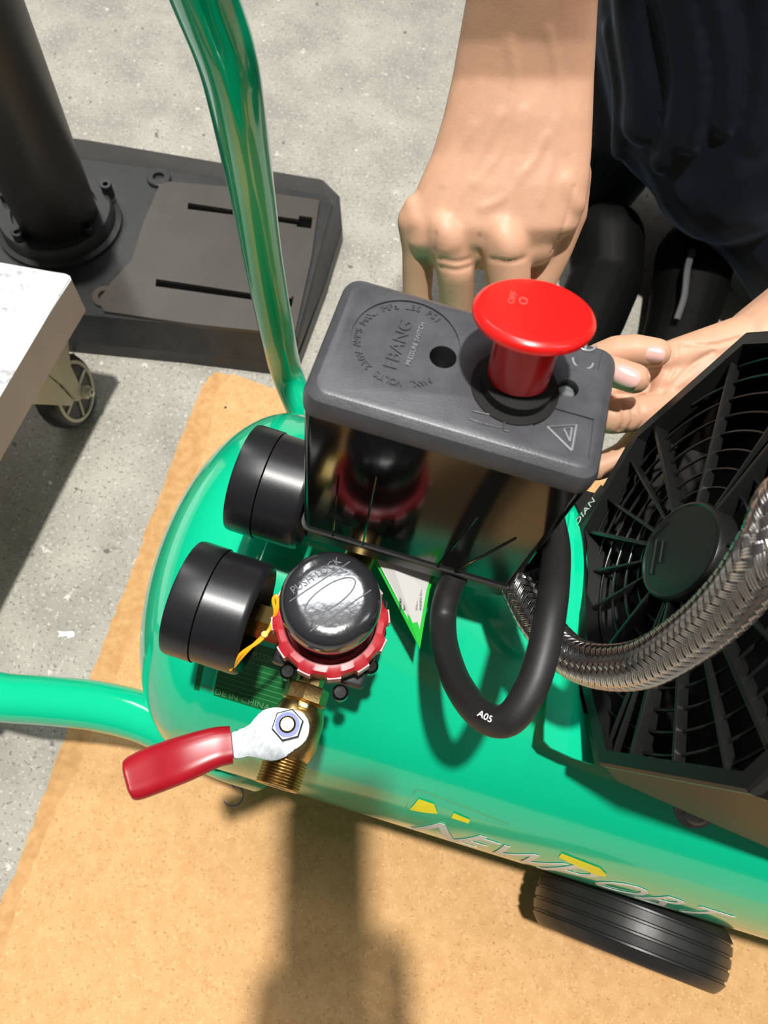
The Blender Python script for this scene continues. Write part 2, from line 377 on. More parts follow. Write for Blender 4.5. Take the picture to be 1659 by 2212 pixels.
bm = bmesh.new(); poly_prism(bm, zpts([(276, 678), (288, 676), (289, 681), (277, 683)], BZ+.0005), (0, 0, .0007)); tag(obj('paper_scrap', bm, M_['paper'], smooth=False), 'small white sliver on the dark base below its lower slot', 'paper scrap')
# ================================================================== PLATFORM TROLLEY
ST, SB = .170, .130
tr = empty('platform_trolley', P(60, 900, 0), 'white worn platform trolley corner on a cream swivel caster', 'trolley')
tp = [(-500, 470), (0, 567), (140, 589), (150, 594), (153, 602), (110, 672), (0, 858), (-300, 1370), (-900, 1500)]
tpw = zpts(tp, ST); c_ = sum(tpw)/len(tpw)
k = []
for i, q in enumerate(tpw): k.append(np.array([q[0], q[1], SB]))
bm = bmesh.new(); A = [bm.verts.new(q) for q in tpw]; B = [bm.verts.new(q) for q in k]
bm.faces.new(A); bm.faces.new(B[::-1])
for i in range(len(A)):
    j = (i+1) % len(A); f = bm.faces.new((A[j], A[i], B[i], B[j])); f.material_index = 1
bmesh.ops.bevel(bm, geom=[e for e in bm.edges if abs(e.verts[0].co.z-ST) < 1e-6 and abs(e.verts[1].co.z-ST) < 1e-6], offset=.0012, segments=2, affect='EDGES')
obj('platform', bm, [M_['white'], M_['edge']], tr, smooth=False)
wc = P(150, 845, .0365); wax = _n([.968, .113, .211])
bm = bmesh.new(); lathe(bm, wc-wax*.017, wax, [(.022, 0), (.032, .001), (.0355, .006), (.036, .012), (.0355, .018), (.0325, .0225), (.029, .0235)], 56); obj('rubber_tyre', bm, M_['tyre'], tr)
bm = bmesh.new(); lathe(bm, wc-wax*.004, wax, [(.0295, 0), (.0295, .0115), (.0265, .012), (.0255, .0085), (.010, .0075), (.009, .012), (.005, .012)], 48)
for i in range(6):
    t = i*math.pi/3; s_, t_, a_ = frame_of(wax); dirv = s_*math.cos(t)+t_*math.sin(t); cpos = wc+wax*.006+dirv*.017
    box(bm, cpos, (.0085, .0011, .002), np.array([dirv, np.cross(wax, dirv), wax]).T)
obj('wheel_rim', bm, M_['cream'], tr)
bm = bmesh.new()
def wp(px, py, o_): return hitplane(px, py, wc+wax*o_, wax)
poly_prism(bm, [wp(a, b, .014) for a, b in ((140, 728), (147, 790), (165, 828), (183, 846), (180, 860), (160, 863), (132, 832), (92, 800), (104, 760))], wax*.0028)
poly_prism(bm, [wp(a, b, .014) for a, b in ((92, 800), (130, 834), (158, 864), (154, 877), (100, 874), (40, 872), (0, 880), (40, 800))], -wax*.012)
poly_prism(bm, [wp(a, b, -.024) for a, b in ((140, 720), (120, 800), (60, 860), (0, 860), (20, 740))], -wax*.0028)
qc = P(60, 800, .080); lathe(bm, qc, (0, 0, 1), [(.021, 0), (.021, SB-.0805)], 32)
obj('fork', bm, M_['cream'], tr)
bm = bmesh.new(); lathe(bm, wc+wax*.0155, wax, [(.0065, 0), (.0065, .004), (.004, .0042), (.004, .009), (.0025, .009), (.0025, .006)], 20); obj('axle_bolt', bm, M_['cream'], tr)
#@@COMPRESSOR
# ================================================================== AIR COMPRESSOR
TY, TZ, TR = .1352, .17, .12
AC = empty('air_compressor', (.1, TY, .0036), 'green portable air compressor with black pressure switch, gauges and fan shroud', 'air compressor')
XL = -.095                                             # tangent line of the left dome
bm = bmesh.new(); prof = []
for k in range(19):
    t = math.pi/2*k/18; prof.append((max(TR*math.sin(t)**.9, 1e-4), XL-.062*math.cos(t)))
prof += [(TR, XL+.004), (TR+.0006, XL+.006), (TR+.0006, XL+.012), (TR, XL+.014), (TR, .1), (TR, .3), (TR, .42)]
for k in range(1, 13):
    t = math.pi/2*k/12; prof.append((max(TR*math.cos(t), 1e-4), .42+.062*math.sin(t)))
lathe(bm, (0, TY, TZ), (1, 0, 0), prof, 128); tank = obj('tank', bm, M_['green'], AC, smooth=50)
def onTank(px, py, dr_=0.):
    """where the line of sight meets the tank's cylinder"""
    r = ray(px, py); o = CAM-np.array([0, TY, TZ]); a = r[1]**2+r[2]**2; b = 2*(o[1]*r[1]+o[2]*r[2]); c = o[1]**2+o[2]**2-(TR+dr_)**2
    D = max(b*b-4*a*c, 0); t = (-b-math.sqrt(D))/(2*a); return CAM+r*t
def wrap(x, ang, dr_=.0003):                           # x along the tank, ang from straight up towards -Y
    return np.array([x, TY-(TR+dr_)*math.sin(ang), TZ+(TR+dr_)*math.cos(ang)])
def ang_of(p): return math.atan2(-(p[1]-TY), p[2]-TZ)
# ---- foot under the left end
bm = bmesh.new(); poly_prism(bm, [(-.06, TY-.07, .0040), (-.06, TY+.07, .0040), (-.06, TY+.05, .075), (-.06, TY-.05, .075)], (.03, 0, 0)); obj('foot', bm, M_['black'], AC)
# ---- logo decal wrapped on the near side
pN = onTank(905, 1752); pT = onTank(1560, 1985)
x0, a0 = pN[0], ang_of(pN); x1 = pT[0]
def decal(s, xa, ang, size, m, sub=.004, shear=.35, spacing=1., dr_=.0004, sy=1.):
    fr = lambda x, y, z: wrap(xa+x, ang-y*sy/TR, dr_+z)
    return text_bm(s, size, .0001, fr, 'LEFT', spacing, shear, sub)
def wpoly(bm, pts, dr_=.0006, n=4):
    q = []
    for (a, b), (c, d) in zip(pts, pts[1:]+pts[:1]):
        for k in range(n): q.append(wrap(a+(c-a)*k/n, b+(d-b)*k/n, dr_))
    bm.faces.new([bm.verts.new(v) for v in q])
A1 = a0+.19; bm = bmesh.new()
for s_t, xq, sz, sp_ in (('N', .0390, .044, 1.), ('EW', .0650, .036, 1.02), ('P', .1180, .044, 1.), ('ORT', .1480, .0335, 1.05)):
    join_bm(bm, decal(s_t, xq, A1, sz, None, shear=.45, spacing=sp_))
obj('logo_lettering', bm, M_['wprint'], tank)
for pp in ([(885, 1747), (905, 1724), (938, 1735), (946, 1756), (915, 1753)], [(975, 1765), (980, 1754), (1016, 1769), (1012, 1777)], [(1207, 1850), (1213, 1841), (1296, 1873), (1311, 1888), (1305, 1892), (1285, 1887)]):
    bm = bmesh.new(); wpoly(bm, [(onTank(*q)[0], ang_of(onTank(*q))) for q in pp]); obj('logo_accent', bm, M_['ltyel'], tank, smooth=None)
bm = bmesh.new(); cc_ = [(905, 1710), (1105, 1785), (1330, 1860), (1640, 1990)]
tube(bm, [onTank(875, 1745, .0002), onTank(898, 1706, .0002), onTank(930, 1714, .0002), onTank(1100, 1780, .0002)], .00025, 5); obj('decal_edge', bm, M_['lprint'], tank)
# ---- nameplate sticker under the lower gauge
def tankpatch(corners, dr_, nn=8):
    bm = bmesh.new(); c = [(p[0], ang_of(p)) for p in corners]; g = []
    for i in range(nn+1):
        row = []
        for j in range(nn+1):
            u, v = i/nn, j/nn
            x = (1-u)*(1-v)*c[0][0]+u*(1-v)*c[1][0]+u*v*c[2][0]+(1-u)*v*c[3][0]; a = (1-u)*(1-v)*c[0][1]+u*(1-v)*c[1][1]+u*v*c[2][1]+(1-u)*v*c[3][1]
            row.append(bm.verts.new(wrap(x, a, dr_)))
        g.append(row)
    for i in range(nn):
        for j in range(nn): bm.faces.new((g[i][j], g[i+1][j], g[i+1][j+1], g[i][j+1]))
    return bm
s0 = onTank(430, 1430); s1 = onTank(420, 1490); s2 = onTank(585, 1560); s3 = onTank(690, 1480)
xa, xb = s0[0], onTank(640, 1520)[0]; aa, ab = ang_of(onTank(440, 1415))-.12, ang_of(onTank(425, 1490))
obj('nameplate_sticker', tankpatch([(xa, *wrap(xa, aa)[1:]), (xb, *wrap(xb, aa)[1:]), (xb, *wrap(xb, ab)[1:]), (xa, *wrap(xa, ab)[1:])], .0003), M_['dgreen'], tank)
bm = bmesh.new()
for i in range(9):
    aq = aa+(ab-aa)*(.12+.085*i)
    bm2 = tankpatch([(xa+.004, *wrap(0, aq)[1:]), (xb-.006, *wrap(0, aq)[1:]), (xb-.006, *wrap(0, aq+.003)[1:]), (xa+.004, *wrap(0, aq+.003)[1:])], .0005, 4); join_bm(bm, bm2)
join_bm(bm, decal('MADE IN CHINA', xa+.004, aa+(ab-aa)*.92, .0052, None, shear=0, dr_=.0006))
join_bm(bm, decal('AIR COMPRESSOR', xa+.006, aa+(ab-aa)*.16, .0046, None, shear=0, dr_=.0006))
obj('nameplate_print', bm, M_['lprint'], tank)
# ---- handle tubes
def handle(pts, r, grip_to, flat=1.):
    bm = bmesh.new(); path = spline(pts, 12); tube(bm, path, r, 32, flat); h = obj('handle_tube', bm, M_['green'], AC, smooth=50)
    a, b = np.array(path[-1]), np.array(grip_to); bm = bmesh.new(); tube(bm, [a, a+(b-a)*.5, b], r*1.25, 24); obj('rubber_grip', bm, M_['black'], h)
    return h
u = [PD(690, 960, .655), PD(650, 880, .645), PD(618, 800, .63), PD(597, 710, .575), PD(568, 560, .50), PD(542, 400, .425), PD(508, 210, .345), PD(484, 110, .315), PD(444, 0, .290)]
handle(u+[u[-1]+(u[-1]-u[-2])*1.3], .0134, u[-1]+(u[-1]-u[-2])*2.8)
lw = [PD(560, 1655, .52), PD(500, 1633, .500), PD(400, 1590, .502), PD(310, 1549, .508), PD(210, 1525, .514), PD(100, 1513, .518), PD(0, 1505, .520)]
hh = handle(lw+[lw[-1]+np.array([-.03, -.002, .004])], .0168, lw[-1]+np.array([-.065, -.005, .008]))
q = PD(505, 1612, .488); bm = bmesh.new()
for i in range(26):
    t = i/25*2*math.pi; p_ = PD(462+28*math.cos(t)+20, 1560+26*math.sin(t), .482)
# ---- wheel
wx, wy, wr = .2200, .000, .067
WT = 1
def wheel(yc, s):
    bm = bmesh.new(); w = .021; g = .0013
    cr = lambda c: wr-.0045*(abs(c)/w)**3
    prof = [(wr*.62, -w*.8), (wr*.78, -w), (wr*.88, -w), (wr-.0068, -w+.0008), (wr-.0045, -w+.0030)]
    for k in range(4):
        c = -w+.0075+k*.0078; prof += [(cr(c), c), (cr(c)-g, c+.0006), (cr(c)-g, c+.0018), (cr(c), c+.0024)]
    prof += [(wr-.0045, w-.0030), (wr-.0068, w-.0008), (wr*.88, w), (wr*.78, w), (wr*.62, w*.8)]
    c0 = np.array([wx, yc, wr+.0038]); lathe(bm, c0, (.07 if s > 0 else -.07, 1, 0), prof, 96); wo = obj('wheel', bm, M_['tyre'], AC, smooth=40)
    for s in (1, -1):
     bm = bmesh.new(); lathe(bm, c0, (0, s, 0), [(wr*.60, w*.5), (wr*.62, w*.82), (wr*.5, w*.6), (wr*.2, w*.6), (wr*.2, w*(1.1 if (s > 0) == (yc < TY) else .72)), (.004, w*(1.1 if (s > 0) == (yc < TY) else .72))], 48); obj('wheel_hub', bm, M_['black'], wo)
     if (s > 0) != (yc < TY): continue
     bm = bmesh.new(); lathe(bm, c0, (0, s, 0), [(.009, w*1.1), (.009, w*1.1+.006), (.007, w*1.1+.007)], 6); obj('axle_nut', bm, M_['zinc'], wo)
wheel(wy, 1); wheel(2*TY-wy, -1)
bm = bmesh.new(); lathe(bm, (wx, wy+.02, wr+.0038), (0, 1, 0), [(.007, 0), (.007, 2*(TY-wy)-.04)], 20); obj('axle', bm, M_['zinc'], AC)
# ---- pressure switch
BO = (-.0024, .1427, .3503)
BR = np.array([[.9996, -.0056, .0285], [.004, .9985, .0541], [-.0288, -.054, .9981]])
BX = Frame(BO, BR); HW, HD, HT = .0500, .0280, .1028
def rrect(hx, hy, r, z, F=BX, n=5):
    pts = []
    for cx, cy, a0_ in ((hx-r, hy-r, 0), (-hx+r, hy-r, 90), (-hx+r, -hy+r, 180), (hx-r, -hy+r, 270)):
        for k in range(n+1):
            t = math.radians(a0_+90*k/n); pts.append(F(cx+r*math.cos(t), cy+r*math.sin(t), z))
    return pts
def loft(rings, bm=None):
    bm = bm or bmesh.new(); R_ = [[bm.verts.new(p) for p in r] for r in rings]; n = len(R_[0])
    for A, B in zip(R_[:-1], R_[1:]):
        for i in range(n): j = (i+1) % n; bm.faces.new((A[i], A[j], B[j], B[i]))
    bm.faces.new(R_[0][::-1]); bm.faces.new(R_[-1]); return bm
bm = loft([rrect(HW-.0018, HD-.0018, .004, .000), rrect(HW-.0012, HD-.0012, .004, .0005), rrect(HW-.0008, HD-.0008, .0035, .094)])
sw = obj('pressure_switch', bm, M_['gloss'], AC, smooth=30)
bm = loft([rrect(HW-.001, HD-.001, .005, -.0015), rrect(HW+.0002, HD+.0002, .005, -.001), rrect(HW, HD, .005, .0005)]); obj('cover_rim', bm, M_['black'], sw)
bm = loft([rrect(HW-.003, HD-.003, .004, -.012), rrect(HW-.001, HD-.001, .005, -.011), rrect(HW-.001, HD-.001, .005, -.0014)]); obj('switch_base', bm, M_['black'], sw)
bm = loft([rrect(HW-.0006, HD-.0006, .005, .0915), rrect(HW+.0002, HD+.0002, .006, .0925), rrect(HW+.0002, HD+.0002, .006, HT-.0045), rrect(HW-.0008, HD-.0008, .0058, HT-.0020), rrect(HW-.0032, HD-.0032, .005, HT-.0003), rrect(HW-.0038, HD-.0038, .005, HT)])
cap = obj('switch_cap', bm, M_['cap'], sw, smooth=25)
bm = bmesh.new(); cq = BX.hit(876, 741, HT)
lathe(bm, BX(cq[0], cq[1], HT-.0008), BR[:, 2], [(.0188, 0), (.0188, .01)], 72)
cut(cap, bm); bm = bmesh.new()
hq = BX.hit(958, 768, HT); lathe(bm, BX(hq[0], hq[1], HT-.012), BR[:, 2], [(.0047, 0), (.0047, .03)], 32)
sq = BX.hit(1228, 838, HT); lathe(bm, BX(sq[0], sq[1], HT-.006), BR[:, 2], [(.0036, 0), (.0036, .03)], 24)
cut(cap, bm); bm = bmesh.new()
def boxpoly(bm, pxs, z0, dz): return poly_prism(bm, [BX(*(BX.hit(a, b, HT)[:2]), z0) for a, b in pxs], BR[:, 2]*dz)
boxpoly(bm, [(1165, 872), (1283, 905), (1272, 992), (1140, 955)], HT-.0007, .01)
boxpoly(bm, [(1204, 778), (1292, 802), (1303, 745), (1215, 718)], HT-.0007, .01)
cut(cap, bm)
def onbox(pxs, w, h=.0005, z=None, closed=True):
    z = HT-.0007 if z is None else z
    bm = bmesh.new(); pts = [BX(*(BX.hit(a, b, HT)[:2]), z+h*.4) for a, b in pxs]
    if closed: pts = pts+[pts[0], pts[1]]
    for a, b in zip(pts[:-1], pts[1:]): tube(bm, [a, b], w, 8)
    return bm
bm = onbox([(1183, 920), (1246, 916), (1236, 972)], .00042); join_bm(bm, onbox([(1219, 924), (1236, 922), (1232, 952)], .00036)); obj('warning_triangle', bm, mat('rubbed_cap', (.26, .27, .29), .35), cap)
RUB = bpy.data.materials['rubbed_cap']
th = math.radians(90)
def boxtext(s, cxy, size, ang, depth=.00035, z=HT-.0008, spacing=1.):
    depth = depth*1.7
    c, s_ = math.cos(ang), math.sin(ang)
    return text_bm(s, size, depth, lambda x, y, zz: BX(cxy[0]+c*x-s_*y, cxy[1]+s_*x+c*y, z+zz), 'CENTER', spacing)
def ringtext(s, cxy, rad, a_start, step, size):
    bm = bmesh.new()
    for i, ch in enumerate(s):
        a = math.radians(a_start-step*i)
        if ch != ' ': join_bm(bm, boxtext(ch, (cxy[0]+rad*math.cos(a), cxy[1]+rad*math.sin(a)), size, a-math.pi/2, .0003))
    return bm
tq = BX.hit(862, 741, HT)
obj('embossed_name', boxtext('FBANG', tq, .0068, th-.02), M_['cap'], cap)
tq = BX.hit(898, 741, HT); obj('embossed_small_line', boxtext('PRESSURE SWITCH', tq, .0023, th-.02), RUB, cap)
obj('embossed_ring_text', ringtext('MAX. VOLTS 230V AMPS MAX. MPa LBS PSI', cq, .0163, -48, 7.0, .0036), M_['cap'], cap)
q = BX.hit(1262, 768, HT); bm = bmesh.new()
for dx, dy in ((0, 0), (.0085, 0)):
    cx_, cy_ = q[0]+0.0+dy, q[1]-.002+dx
    pts = [BX(cx_+.0036*math.cos(t), cy_+.0036*math.sin(t), HT-.0005) for t in np.linspace(math.radians(180), math.radians(360), 14)]
    tube(bm, pts, .00045, 8)
    if dx: tube(bm, [BX(cx_, cy_-.0036, HT-.0005), BX(cx_, cy_-.0005, HT-.0005)], .00045, 8)
obj('conformity_mark', bm, RUB, cap)
bm = onbox([(1020, 888), (1085, 903)], .0004, closed=False, z=HT); join_bm(bm, onbox([(1090, 905), (1088, 930), (1100, 933)], .0004, closed=False, z=HT)); join_bm(bm, onbox([(1015, 905), (1040, 915), (1085, 925)], .0003, closed=False, z=HT)); obj('embossed_arrow', bm, M_['cap'], cap)
bm = bmesh.new(); lathe(bm, BX(sq[0], sq[1], HT-.0052), BR[:, 2], [(.0033, 0), (.0033, .0018), (.0028, .0026)], 20); 
scw = obj('cover_screw', bm, M_['zinc'], sw)
bm = bmesh.new()
for i, (xl, z1, x2) in enumerate(((-.034, .052, -.0325), (-.0205, .066, -.0185), (.017, .048, .008), (.037, .042, .028))):
    pass
for xt, xb_, zt_ in ((-.0345, -.0345, .056), (-.0205, -.0205, .064), (.020, .014, .056), (.037, .022, .048)):
    bm = bmesh.new(); yf = -HD+.0009
    tube(bm, [BX(xb_, yf, .002), BX((xb_+xt)/2, yf, zt_/2), BX(xt, yf, zt_)], .00045, 8); obj('cover_rib', bm, M_['gloss'], sw)
# stop button
bq = BX.hit(1112, 838, HT); BB = np.array([bq[0], bq[1]])
def bt(h): return BX(BB[0], BB[1], HT)
bm = bmesh.new(); lathe(bm, BX(BB[0], BB[1], HT), BR[:, 2], [(.0150, -.001), (.0150, .0006), (.0122, .0012), (.0120, .0050), (.0095, .0058)], 48); btn_c = obj('button_collar', bm, M_['dark'], sw)
knurl = lambda k, i: 1+(.010 if (k in (5, 6, 7) and i % 2) else 0)
hdq = hitplane(1158, 662, BX(0, 0, HT+.030), BR[:, 2]); hl = BR.T@(hdq-BX.o)
axv = _n(hdq-BX(BB[0], BB[1], HT))
bm = bmesh.new(); bs = BX(BB[0], BB[1], HT); Lb = np.linalg.norm(hdq-bs)
lathe(bm, bs, axv, [(.0088, .0042), (.0102, .0045), (.0104, .0145), (.0106, Lb-.009), (.013, Lb-.0068), (.0170, Lb-.0052), (.0186, Lb-.0046), (.0190, Lb-.0028), (.0186, Lb-.0018), (.0178, Lb-.0014), (.0174, Lb-.0010), (.0170, Lb-.0009), (.0140, Lb-.0004), (.006, Lb)], 144, rfun=knurl)
btn = obj('stop_button', bm, M_['red'], sw, smooth=40)
s_, t_, a_ = frame_of(axv)
bm = bmesh.new()
cbt = hdq+axv*.0000
def btxt(s, dx, dy, size): return text_bm(s, size, .0004, lambda x, y, z: cbt+BR[:, 0]*(dx+x*math.cos(1.5)-y*math.sin(1.5))+BR[:, 1]*(dy+x*math.sin(1.5)+y*math.cos(1.5))+axv*(z-.0005), 'CENTER')
join_bm(bm, btxt('O', -.0040, .001, .0040)); join_bm(bm, btxt('OFF', -.0075, .001, .0030)); join_bm(bm, btxt('AUTO', .0065, -.003, .0032)); obj('raised_lettering', bm, mat('worn_button', (.9, .10, .08), .3), btn)
# manifold under the switch
bm = bmesh.new(); lathe(bm, (-.005, .143, .285), (0, 0, 1), [(.013, 0), (.013, .020), (.010, .021), (.010, .056)], 24)
tube(bm, [(-.03, .143, .318), (.03, .143, .318)], .009, 20); tube(bm, [(-.022, .143, .318), (-.025, .11, .325), (-.026, .09, .33)], .008, 18); obj('brass_manifold', bm, M_['brass'], AC)
# ---- regulator
RX, RY = -.0255, .0785
kt = P(714, 1287, .388); RX, RY = kt[0], kt[1]
ZR = .352
bm = bmesh.new(); lathe(bm, (RX, RY, .312), (0, 0, 1), [(.017, 0), (.020, .003), (.020, .020), (.0225, .024), (.0235, .034), (.022, .036)], 48)
box(bm, (RX, RY, .322), (.024, .011, .009), bev=.003); box(bm, (RX, RY, .334), (.021, .021, .003), bev=.002); reg = obj('regulator', bm, M_['black'], AC, smooth=35)
for px, py in ((622, 1452), (735, 1497), (800, 1440)):
    q = P(px, py, .337); bm = bmesh.new(); lathe(bm, q, (0, 0, 1), [(.0035, -.003), (.0035, .0015), (.0025, .0025)], 16); obj('housing_screw', bm, M_['gloss'], reg)
bm = bmesh.new(); NT = 24
def toothy(k, i): return 1+(.045 if (k in (1, 2) and (i // 4) % 2) else 0)
lathe(bm, (RX, RY, ZR-.006), (0, 0, 1), [(.0195, 0), (.0235, .0005), (.0235, .0075), (.0225, .0088), (.0195, .0092), (.0188, .006)], 96*2//2, rfun=toothy); ring_o = obj('lock_ring', bm, M_['redr'], reg, smooth=30)
bm = bmesh.new()
for i in range(0, 24):
    a = (i*8+ (2 if 0 else 5.5))*math.pi*2/192*1.0
for i in range(12):
    a = 2*math.pi*(i*8+5.5)/96; c_, s2 = math.cos(a), math.sin(a)
    ss, tt, aa_ = frame_of((0, 0, 1)); dv = ss*c_+tt*s2; wv = np.cross([0, 0, 1.], dv)
    box(bm, np.array([RX, RY, ZR-.002])+dv*.02435, (.0007, .0028, .0034), np.array([dv, wv, [0, 0, 1]]).T)
obj('tooth_highlight', bm, M_['pink'], ring_o)
bm = bmesh.new(); lathe(bm, (RX, RY, ZR), (0, 0, 1), [(.0165, 0), (.0165, .014)], 48, rfun=lambda k, i: 1+(.03 if (i // 2) % 2 else 0)); obj('knob_skirt', bm, M_['black'], reg, smooth=30)
bm = bmesh.new(); ZK = .388
lathe(bm, (RX, RY, ZK), (0, 0, 1), [(.0172, -.019), (.0188, -.018), (.0196, -.012), (.0199, -.007), (.0192, -.0035), (.0175, -.0012), (.0155, -.0003), (.012, 0)], 96); kn = obj('regulator_knob', bm, M_['knob'], reg, smooth=50)
def kfr(ang, dx=0, dy=0):
    c, s_ = math.cos(ang), math.sin(ang); return lambda x, y, z: np.array([RX+c*(x+dx)-s_*(y+dy), RY+s_*(x+dx)+c*(y+dy), ZK-.0001+z])
ka = math.radians(52)
bm = text_bm('PUSH LOCK', .0042, .0004, kfr(ka, 0, .0098)); 
F = kfr(ka)
for yy, l in ((.0070, .0140), (-.0070, .0140)):
    tube(bm, [F(-l, yy, 0), F(l, yy, 0)], .00035, 6)
pts = [F(.0112*math.cos(t), .0042*math.sin(t), .0) for t in np.linspace(0, 2*math.pi, 40)]; tube(bm, pts, .00035, 6)
obj('embossed_marks', bm, mat('worn_knob_marks', (.05, .05, .055), .4), kn)
# ---- gauges
def gauge(c, L, r, tie):
    """c: centre of the back, the dial looks to -X"""
    c = np.array(c, float); bm = bmesh.new(); ax = _n([-1, 0.02, .03])
    lathe(bm, c, ax, [(r*.80, .006), (r*.90, .0015), (r*.94, .0), (r*.985, .0012), (r, .003), (r, L*.60), (r*1.004, L*.61)], 72); g = obj('pressure_gauge', bm, M_['black'], AC, smooth=40)
    bm = bmesh.new(); lathe(bm, c, ax, [(r*.99, L*.62), (r*1.025, L*.625), (r*1.025, L-.0015), (r*1.01, L), (r*.93, L), (r*.92, L-.002)], 72); obj('bezel', bm, M_['black'], g, smooth=40)
    bm = bmesh.new(); lathe(bm, c, ax, [(r*.93, L-.004), (r*.93, L-.003)], 48); obj('dial', bm, M_['wprint'], g)
    bm = bmesh.new(); hexa = lambda k, i: 1.
    lathe(bm, c+ax*.006, -ax, [(.0085, 0), (.0085, .0195), (.0072, .0200)], 6, up=(0, .3, 1)); lathe(bm, c, -ax, [(.0055, .012), (.0055, .026), (.0048, .026)], 24); obj('brass_fitting', bm, M_['brassp'], g, smooth=20)
    return g
gc = P(575, 1320, .335); gL = P(365, 1282, .335)
g1 = gauge(P(556, 1340, .333), .0345, .0258, True); g2 = gauge(P(675, 1078, .336), .0345, .0258, False)
# yellow tie
bm = bmesh.new(); tz = .352
path = spline([P(497, 1447, .338), P(520, 1413, .348), P(560, 1385, .353), P(580, 1362, .354), P(588, 1345, .352), P(600, 1310, .356), P(597, 1288, .358), P(590, 1296, .357), P(594, 1320, .355), P(590, 1350, .350), P(570, 1372, .352), P(535, 1405, .350), P(505, 1440, .340)], 8)
tube(bm, path, .0008, 8, flat=.6); lathe(bm, P(572, 1371, .354), (0, 0, 1), [(.0014, -.001), (.0016, 0), (.0014, .001)], 10); obj('yellow_tie', bm, M_['yellow'], AC)
# ---- ball valve
VZ = .330; v0 = P(668, 1478, VZ); v1 = P(598, 1700, VZ); va = _n(v1-v0); vL = np.linalg.norm(v1-v0)
bm = bmesh.new(); lathe(bm, v0, va, [(.0062, -.010), (.0062, .001), (.0092, .0012), (.0098, .002), (.0098, .008)], 8, up=(0, 0, 1))
lathe(bm, v0, va, [(.0078, .008), (.0098, .010), (.0112, .015), (.0112, .026), (.0098, .031), (.0088, .0325)], 40)
prof = []
h = .032
while h < vL: prof += [(.0090, h), (.0099, h+.0005), (.0090, h+.0010)]; h += .00125
prof += [(.0085, vL), (.0066, vL), (.0066, vL-.01)]
lathe(bm, v0, va, prof, 40); 
nutp = P(622, 1568, .3455)
vm = v0+va*((nutp-v0)@va)
lathe(bm, vm, (0, 0, 1), [(.0065, 0), (.0065, .0125), (.005, .0128)], 28)
stop = P(655, 1523, .342); box(bm, stop-np.array([0, 0, .002]), (.0024, .0016, .0035), bev=.0008)
valve = obj('ball_valve', bm, M_['brass'], AC, smooth=35)
# lever plate
LZ = .3445
lev = [(662, 1548), (668, 1570), (663, 1597), (645, 1615), (632, 1622), (620, 1634), (588, 1645), (560, 1638), (530, 1634), (505, 1638), (495, 1590), (520, 1578), (548, 1560), (562, 1540), (590, 1530), (625, 1533), (648, 1538)]
lp = spline([P(a, b, LZ) for a, b in lev+[lev[0]]], 4)[:-1]
bm = bmesh.new(); poly_prism(bm, lp, (0, 0, .0018)); bmesh.ops.bevel(bm, geom=[e for e in bm.edges if abs(e.verts[0].co.z-e.verts[1].co.z) < 1e-6], offset=.0004, segments=2, affect='EDGES'); lv = obj('lever', bm, M_['zinc'], valve, smooth=30)
bm = bmesh.new()
gp = [P(500, 1609, LZ+.001), P(460, 1616, LZ+.002), P(400, 1638, LZ+.002), P(340, 1660, LZ), P(292, 1680, LZ-.001), P(272, 1688, LZ-.001)]
widths = [.0074, .0080, .0090, .0093, .0088, .0072]
path = spline([np.append(p_, w_) for p_, w_ in zip(gp, widths)], 8); p_, T_, S_, B_ = frames(path)
rings = []
for i in range(len(p_)):
    hz = np.cross(T_[i], [0, 0, 1.]); hz = _n(hz); vz = np.cross(hz, T_[i]); rr = path[i][3]; e = min(1., (len(p_)-1-i)/4+.45)
    ring = []
    for k in range(28):
        t = 2*math.pi*k/28; c_, s2 = math.cos(t), math.sin(t); dent = 1-.16*math.exp(-(c_/.35)**2) if s2 > 0 else 1
        ring.append(bm.verts.new(p_[i]+hz*rr*e**.5*np.sign(c_)*abs(c_)**.8+vz*.0048*e*dent*np.sign(s2)*abs(s2)**.8))
    rings.append(ring)
for A, B in zip(rings[:-1], rings[1:]):
    for k in range(28): j = (k+1) % 28; bm.faces.new((A[k], A[j], B[j], B[k]))
bm.faces.new(rings[0][::-1]); bm.faces.new(rings[-1]); obj('lever_grip', bm, M_['grip'], valve, smooth=60)
bm = bmesh.new(); nq = P(622, 1568, LZ+.0018); nq2 = nq
lathe(bm, nq, (0, 0, 1), [(.0066, 0), (.0066, .0030), (.0060, .0038), (.0050, .0038), (.0048, .003)], 6); nut = obj('lock_nut', bm, M_['zinc'], valve, smooth=20)
bm = bmesh.new(); lathe(bm, nq, (0, 0, 1), [(.0049, 0), (.0049, .0044), (.0034, .0044), (.0034, .003)], 32); obj('nylon_insert', bm, M_['blue'], nut)
bm = bmesh.new(); lathe(bm, nq, (0, 0, 1), [(.0032, 0), (.0032, .0050), (.0026, .0055)], 24); obj('valve_stem', bm, M_['brassp'], nut)
